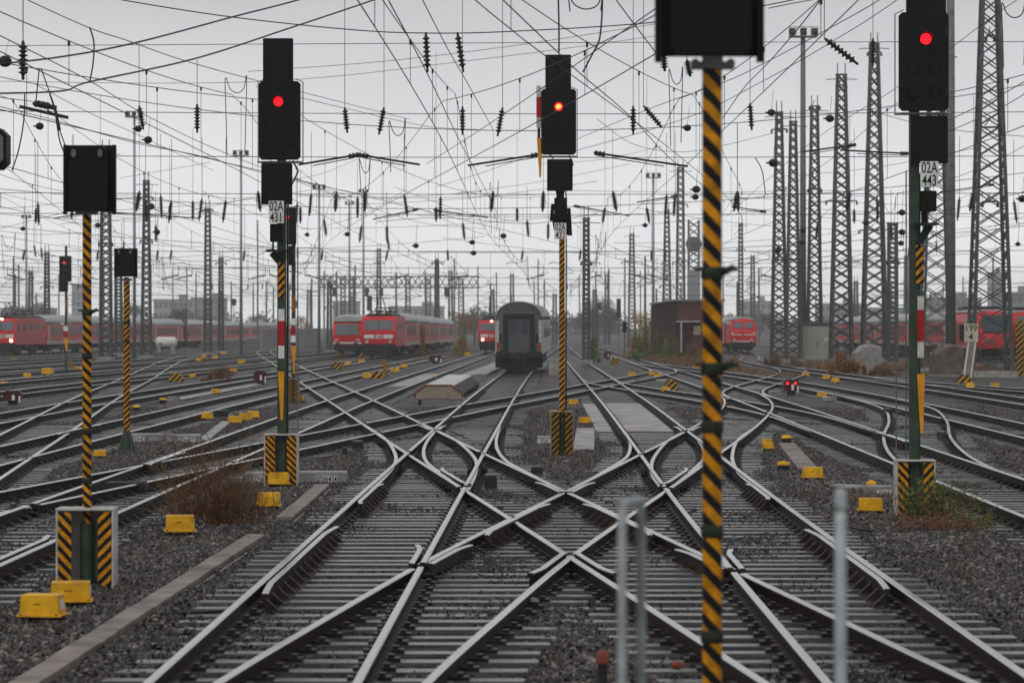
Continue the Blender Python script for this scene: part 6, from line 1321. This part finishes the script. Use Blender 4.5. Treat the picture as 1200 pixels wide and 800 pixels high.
# red dwarf signals
def dwarf(px, py, w_, h_, label, lit):
    g = G(px, py); s = F/g.y; W_, H_ = w_/s, h_/s; t = thing('dwarf_signal', g, label, 'dwarf signal', 'red dwarf signals'); mb = MB(); rbox(mb, (0, 0, H_*.62), (W_, .3, H_*.72), W_*.15); mb.build('case', mat('dwarf_red_%d' % px, (.085, .012, .014), .4, 0, .3, 5), t)
    mb = MB(); mb.box((0, 0, H_*.13), (W_*.5, .2, H_*.26)); mb.build('foot', M['blackish'], t)
    for q in (-1, 1):
        mb = MB(); mb.lathe([(W_*.10, 0), (W_*.10, .03)], 12, (q*W_*.26, -.17, H_*.74), 0, 'y'); mb.build('lamp', M['lamp_dim'] if lit else M['blackish'], t)
    mb = MB(); mb.box((W_*.08, -.17, H_*.5), (W_*.16, .02, H_*.35)); mb.build('white_mark', M['white'], t); mb = MB(); mb.box((W_*.42, -.17, H_*.4), (W_*.1, .02, H_*.4)); mb.build('white_mark', M['white'], t)
dwarf(927, 463, 18, 19, 'red dwarf signal with two lit red lamps right of the closest striped post', True); dwarf(15, 474, 21, 17, 'dark red dwarf signal at the left edge among the tracks', False); dwarf(305, 451, 15, 17, 'dark red dwarf signal left of the 02A 431 mast', False); dwarf(510, 426, 16, 10, 'low dark red dwarf signal right of the tall striped marker board', False); dwarf(712, 421, 9, 9, 'small red dwarf signal by the far track right of the middle signal', False)
# dark point machine boxes and posts
def dark_box(px, py, w_, h_, label, d=.5, top=True):
    g = G(px, py); s = F/g.y; t = thing('point_machine', g, label, 'point machine', 'dark point machines'); mb = MB(); mb.box((0, 0, h_/s/2), (w_/s, d, h_/s), taper=.96); mb.build('case', M['blackish'], t, .015)
    mb = MB(); mb.box((0, 0, h_/s+.012), (w_/s*.9, d*.92, .02)); mb.build('lid', M['galv_dark'] if top else M['blackish'], t, .004)
dark_box(575, 573, 15, 16, 'dark point machine box between the crossing tracks in the middle', .4); dark_box(629, 556, 14, 9, 'dark cable box right of the middle slip rails', .3); dark_box(419, 526, 13, 9, 'dark box with a pale lid in the ballast left of the slip rails', .35); dark_box(404, 533, 6, 8, 'small dark red post in the ballast', .12); dark_box(148, 578, 50, 12, 'long dark point machine between the left tracks', .45, False); dark_box(260, 489, 15, 8, 'dark box right of the single yellow box at left', .35)
dark_box(492, 475, 4, 7, 'tiny dark post before the cellar hatch', .1)
# switch rods beside blades at right
for px, py, lab in ((1040, 488, 'dark lever box beside the crossover blades'), (1104, 515, 'dark lever box beside the curved crossover rail')): dark_box(px, py, 6, 9, lab, .9, True)
# white slabs / troughs with lettered plates
def slab(px, py, w_, h_, depth, label, sign=None):
    g = G(px, py); s = F/g.y; t = thing('cable_trough', g, label, 'cable trough', 'pale concrete cable troughs'); mb = MB(); mb.box((0, 0, h_/s/2), (w_/s, depth, h_/s)); mb.build('trough_body', M['concrete'], t, .012)
    mb = MB(); n = max(1, int(w_/s/.5))
    for k in range(n): mb.box(((-.5+(k+.5)/n)*w_/s, 0, h_/s+.02), (w_/s/n-.015, depth*1.06, .05))
    mb.build('lid', M['concrete_pale'], t, .006)
    if sign: plate_sign(t, (sign[1]-px)/s, -depth/2-.02, h_/s*.5, sign[2]/s, h_/s*.8, [sign[0]], M['white'])
slab(376, 566, 62, 11, .35, 'pale lettered trough right of the 02A 431 signal foot', ('02W434', 384, 25)); slab(303, 566, 30, 10, .35, 'pale trough left of the 02A 431 signal foot', ('02W', 305, 14)); slab(172, 518, 36, 8, .4, 'pale trough right of the green foot of the smaller striped signal', ('02W428', 165, 15)); slab(216, 519, 40, 8, .4, 'second pale lettered trough right of the smaller striped signal', ('02W427', 220, 20)); slab(1030, 580, 34, 8, .3, 'pale lettered trough left of the 02A 443 guard', ('02W433', 1037, 22)); slab(638, 521, 18, 8, .3, 'pale lettered block left of the middle signal foot', ('02W', 638, 15)); slab(203, 470, 14, 4, .4, 'small pale plate before the white slab at left'); slab(972, 470, 16, 4, .5, 'white slab right of the red dwarf signal'); slab(908, 463, 14, 4, .5, 'pale pad left of the red dwarf signal'); slab(650, 440, 13, 19, .6, 'white upright block right of the grey coach')
def strip(pts, wd, th, label, m, lid=1.0, name='cable_trough', cat='cable trough'):
    a = G(*pts[0]); b_ = G(*pts[1]); t = thing(name, a, label, cat); d = b_-a; L_ = Vector((d.x, d.y, 0)).length; ang = math.atan2(d.y, d.x); n = max(1, int(L_/lid)); mb = MB()
    for k in range(n):
        c = d*((k+.5)/n); mb.box((c.x, c.y, c.z+.03+th/2+random.uniform(0, .008)), (L_/n-.014, wd, th), rot=(random.uniform(-.01, .01), 0, ang+random.uniform(-.004, .004)))
    mb.build('lid', m, t, .008); mb = MB(); c = d*.5
    for q in (-1, 1): mb.box((c.x-math.sin(ang)*q*(wd/2+.02), c.y+math.cos(ang)*q*(wd/2+.02), c.z+th/2-.03), (L_, .035, th), rot=(0, 0, ang))
    mb.build('trough_wall', M['concrete'], t)
M['trough'] = mat('damp_trough_lid', (.24, .20, .175), .5, 0, .6, 2.2, .5, 25, detail=9)
M['slab'] = mat('stained_slab_concrete', (.40, .38, .36), .45, 0, .5, 1.6, .6, 22, col2=(.12, .108, .10), detail=10)
strip([(15, 822), (300, 634)], .23, .06, 'long concrete trough lids along the left of the near track', M['trough']); strip([(333, 613), (378, 574)], .23, .06, 'trough lids continuing past the 02A 431 signal foot', M['trough']); strip([(946, 553), (922, 524)], .36, .06, 'brown trough cover in the ballast right of the closest post', M['trough']); strip([(684, 530), (686, 505)], .45, .05, 'pale pad right of the middle signal foot', M['slab'])
strip([(238, 519), (265, 497)], .25, .05, 'light strip leading from the lettered trough to the yellow trio', M['concrete_pale']); strip([(1045, 577), (975, 574)], .2, .07, 'white angled trough left of the 02A 443 signal foot', M['concrete_pale']); strip([(205, 470), (300, 452)], .5, .04, 'pale walkway slabs among the left tracks', M['concrete_pale'])
# pale slabs between the rails
def rail_slab(key, y0, y1, hw, label, off=0):
    L = LN[key]; t = thing('track_slab', (float(L(y0))+off, y0, zr(y0)-.195), label, 'track slab', 'pale slabs laid in the tracks'); mb = MB(); n = int((y1-y0)/1.5)
    for k in range(n): y = y0+(y1-y0)*(k+.5)/n; mb.box((float(L(y))-float(L(y0)), y-y0, zr(y)-zr(y0)+random.uniform(-.004, .004)), (2*hw, (y1-y0)/n-.02, .10))
    mb.build('slab_panel', M['slab'], t, .01)
rail_slab('A', 72, 97, .58, 'pale slab panels between the rails right of the middle signal'); rail_slab('A', 72, 96, .20, 'narrow pale strip along the left rail right of the middle signal', -1.12); rail_slab('L1', 128, 165, .55, 'pale slab between the rails behind the cellar hatch')
# dark inspection pit
g = G(757, 446); t = thing('pit_frame', g, 'dark open pit with a pale rim left of the largest striped hump', 'pit'); mb = MB(); mb.box((0, 0, .04), (1.0, 2.4, .06)); mb.build('pit_cover', M['blackish'], t); mb = MB(); mb.box((1.0, -1.2, .03), (1.2, 3.0, .06)); mb.build('rim_slab', M['concrete_pale'], t)
# cellar hatch
g = G(514, 467.5); s = F/g.y; t = thing('cellar_hatch', g, 'long low concrete hatch with a pale roof and brown chamfered front', 'hatch', None, -.02); W_ = 56/s; H_ = 17.5/s; Lh = 19
sec = [(-W_/2, 0), (-W_/2, H_*.35), (-W_*.27, H_*.86), (W_*.27, H_*.86), (W_/2, H_*.35), (W_/2, 0)]
mb = MB(); mb.prism([(x*.96, z*.96) for x, z in sec], -.02, .3, 'y'); mb.build('front_wall', M['conc_brown'], t)
mb = MB(); mb.prism(sec, .1, Lh, 'y'); mb.build('side_shell', M['black'], t)
mb = MB(); mb.prism([(-W_*.31, H_*.86+.004), (-W_*.26, H_*.98), (W_*.26, H_*.98), (W_*.31, H_*.86+.004)], .08, Lh+.02, 'y')
mb.build('roof_slab', mat('pale_hatch_roof', (.55, .55, .55), .4, 0, .2, 2), t)
rim = MB(); o2 = [(x*1.03, z*1.05) for x, z in sec]
for a, b_ in zip(o2[:-1], o2[1:]): rim.bar((a[0], .05, a[1]), (b_[0], .05, b_[1]), .07)
rim.build('front_rim', M['conc_brown'] if False else M['twig'], t); mb = MB(); mb.box((0, -.05, .03), (W_*1.12, .4, .06)); mb.build('sill', M['concrete'], t)
strip([(556, 441), (590, 427)], 1.3, .12, 'pale ramp running from the cellar hatch toward the grey coach', M['concrete_pale'], 2.0, 'walkway', 'walkway')
# pale concrete blocks at right, board 199/4, V boards
def cblock(px, base, Y, w0, h0, label, m, slope=.35):
    s = F/Y; z = zr(Y)-.2; t = thing('concrete_block', ((px-600)/s, Y, z), label, 'concrete block', 'concrete blocks beside the right towers'); W_ = w0/s; H_ = CAMZ+(HOR-(base-h0))/s-z; mb = MB()
    secs = [[(-W_/2, y, 0), (-W_/2, y, H_*.7*k), (-W_*.2, y, H_*.95*k), (W_*.1, y, H_*k), (W_/2, y, H_*.92*k), (W_/2, y, 0)] for y, k in ((-.5, .93), (-.3, 1), (1.6, 1), (2.2, .8))]; mb.loft(secs, smooth=False); mb.build('block', m, t, .05)
    mb = MB(); mb.box((0, .8, .05), (W_*1.1, 3, .2)); mb.build('footing', M['concrete'], t)
cblock(1017, 437, 168, 30, 34, 'pale rounded concrete block left of the narrow twin post mast', M['concrete'])
cblock(1112, 441, 156, 32, 38, 'grey brown concrete block below the 199 4 board', mat('mossy_concrete', (.15, .12, .10), .8, 0, .6, 1.8, .8, 8, detail=8))
Yk = 141; s = F/Yk; z = zr(Yk)-.2; t = thing('distance_board', ((1137.5-600)/s, Yk, z), 'cream distance board reading 199 4 on a post', 'sign'); H_ = CAMZ+(HOR-390)/s-z
mb = MB(); mb.bar((.1, .05, 0), (.1, .05, H_), .09); mb.build('post', M['galv_dark'], t); mb = MB(); mb.box((0, 0, 0), (17/s, .03, 21/s)); b_ = mb.build('board', M['km'], t, .02, loc=(0, -.05, H_))
text('199', 'lettering', (0, -.02, 5/s), 11.5/s, M['text'], b_, cond=.85); text('4', 'lettering', (0, -.02, -5/s), 11.5/s, M['text'], b_)
mb = MB(); mb.box((-10.5/s, 0, H_), (4.5/s, .30, 20/s)); mb.build('side_board', M['blackish'], t)
t = thing('white_edged_chute', ((1128-600)/s, Yk-1, z), 'leaning brown board with two white edges under the 199 4 board', 'board'); Hc = CAMZ+(HOR-401)/s-z; mb = MB(); 
def lean(mb, x0, x1, wdt, y=0): mb.add([(x0-wdt/2, y, .05), (x0+wdt/2, y, .05), (x1+wdt/2, y, Hc), (x1-wdt/2, y, Hc), (x0-wdt/2, y+.08, .05), (x0+wdt/2, y+.08, .05), (x1+wdt/2, y+.08, Hc), (x1-wdt/2, y+.08, Hc)], [(0, 1, 2, 3), (7, 6, 5, 4), (0, 4, 5, 1), (1, 5, 6, 2), (2, 6, 7, 3), (3, 7, 4, 0)])
lean(mb, .05, .30, .26); mb.build('board', M['conc_brown'], t)
for q in (-.17, .17): mb = MB(); lean(mb, .05+q, .30+q, .07, -.03); mb.build('white_edge', M['white'], t)
# white tank
g = P(195, 406, 330); s = F/g.y; t = thing('white_tank', g, 'white rounded tank standing before the red coaches at left', 'tank'); mb = MB(); mb.lathe([(.05, -13/s), (8/s*.6, -12/s), (6.5/s, -9/s), (6.5/s, 9/s), (8/s*.6, 12/s), (.05, 13/s)], 16, (0, 0, 5/s), 0, 'x'); mb.build('shell', M['white'], t); mb = MB(); mb.lathe([(1.6/s, 0), (1.6/s, .2)], 10, (-6/s, -6.4/s, 4/s), 0, 'y'); mb.build('hatch', M['blackish'], t); mb = MB(); [mb.box((q*8/s, 0, -.35), (.4, 1.2, 1.4)) for q in (-1, 1)]; mb.build('cradle', M['concrete'], t)
# cables on the ballast
def gcable(pts, label, r=.016, lift=.03):
    P3 = [G(*p) for p in pts]; o = P3[0]; q = []
    for u in np.linspace(0, len(P3)-1, 8*(len(P3)-1)+1):
        i = min(int(u), len(P3)-2); f = u-i; p0, p1, p2, p3 = P3[max(i-1, 0)], P3[i], P3[i+1], P3[min(i+2, len(P3)-1)]; q.append(.5*((2*p1)+(p2-p0)*f+(2*p0-5*p1+4*p2-p3)*f*f+(3*p1-p0-3*p2+p3)*f**3)-o+Vector((0, 0, lift)))
    mb = MB(); mb.wire(q, r, n=7); ob = mb.build('ground_cable', M['cable'], None, loc=o, fix=False); tag(ob, label, 'cable', 'black cables lying on the ballast')
gcable([(105, 722), (170, 723), (230, 721), (285, 718)], 'black cable crossing the trough lids near the bottom left'); gcable([(60, 738), (40, 752), (10, 752), (-20, 748)], 'thick cable looping left of the nearest yellow box', .022); gcable([(62, 736), (85, 737), (105, 752)], 'short cable right of the nearest yellow box', .02); gcable([(228, 626), (255, 634), (280, 638), (310, 636)], 'black cable right of the yellow box by the dry shrub'); gcable([(636, 549), (655, 556), (672, 556), (678, 551)], 'thin cable right of the dark cable box'); gcable([(664, 568), (672, 562), (690, 555), (694, 540), (686, 531), (678, 545)], 'pale looped cable before the middle signal', .012); gcable([(990, 618), (1020, 624), (1060, 622), (1090, 628)], 'cable lying before the weeds at right')
# orange-brown lump and bits of litter in the track
for px, py, sz, lab in ((624, 708, .07, 'pale brown stone lump beside the near rail'), (794, 783, .06, 'orange brown stone lump near the closest striped post'), (1115, 632, .05, 'white scrap in front of the weeds at right'), (346, 655, .05, 'reddish scrap beside the check rail at left')):
    g = G(px, py, .14); mb = MB(); 
    pts = [(sz*.3, -sz*.5), (sz*.8, -sz*.25), (sz, .1*sz), (sz*.7, sz*.45), (sz*.2, sz*.6)]; mb.lathe(pts, 7, smooth=False); mb.v = [(x*random.uniform(.8, 1.2), y*random.uniform(.8, 1.2), z) for x, y, z in mb.v]; o = mb.build('loose_stone', M['cap'] if 'orange' in lab or 'red' in lab else M['conc_brown'], None, loc=g+Vector((0, 0, sz*.4))); tag(o, lab, 'stone')

# sparse weeds and litter between the tracks (countless)
mb = MB(); mb2 = MB()
for i in range(420):
    y = random.uniform(20, 120); x = random.uniform(-.17, .17)*y
    if float(in_track(np.array([x]), np.array([y]))[0]) > .25: continue
    z = float(ballast_z(np.array([x]), np.array([y]))[0])
    if random.random() < .6:
        for k in range(9): mb.bar((x+random.gauss(0, .03), y+random.gauss(0, .03), z), (x+random.gauss(0, .08), y+random.gauss(0, .06), z+random.uniform(.05, .2)), .010, n=3, r2=.003, caps=False)
    else:
        s_ = random.uniform(.015, .05); u = Vector((random.gauss(0, 1), random.gauss(0, 1), random.gauss(0, .3))).normalized()*s_; v_ = u.orthogonal()*.6; c_ = Vector((x, y, z+.045)); mb2.add([c_-u, c_+v_, c_+u, c_-v_], [(0, 1, 2, 3)])
tag(mb.build('track_weeds', M['drygrass'], None, fix=False), 'sparse dry grass tufts growing in the ballast between tracks', 'weeds', None, 'stuff')
tag(mb2.build('leaf_litter', M['leaf_o'], None, fix=False), 'scattered brown leaves and scraps on the ballast', 'litter', None, 'stuff')
# ------------------------------------------------------------------ haze: one closed box of even density round camera and scene
hz = MB(); hz.box((0, 820, 9.5), (1060, 1700, 29)); hm = bpy.data.materials.new('haze'); hm.use_nodes = True; t = hm.node_tree; t.nodes.clear(); ou = t.nodes.new('ShaderNodeOutputMaterial'); pv = t.nodes.new('ShaderNodeVolumePrincipled')
pv.inputs['Color'].default_value = (.985, .987, .99, 1); pv.inputs['Density'].default_value = HAZE; pv.inputs['Anisotropy'].default_value = .7; t.links.new(pv.outputs[0], ou.inputs['Volume'])
ho = hz.build('haze', hm); tag(ho, 'grey drizzle haze over the yard', 'haze', None, 'stuff')
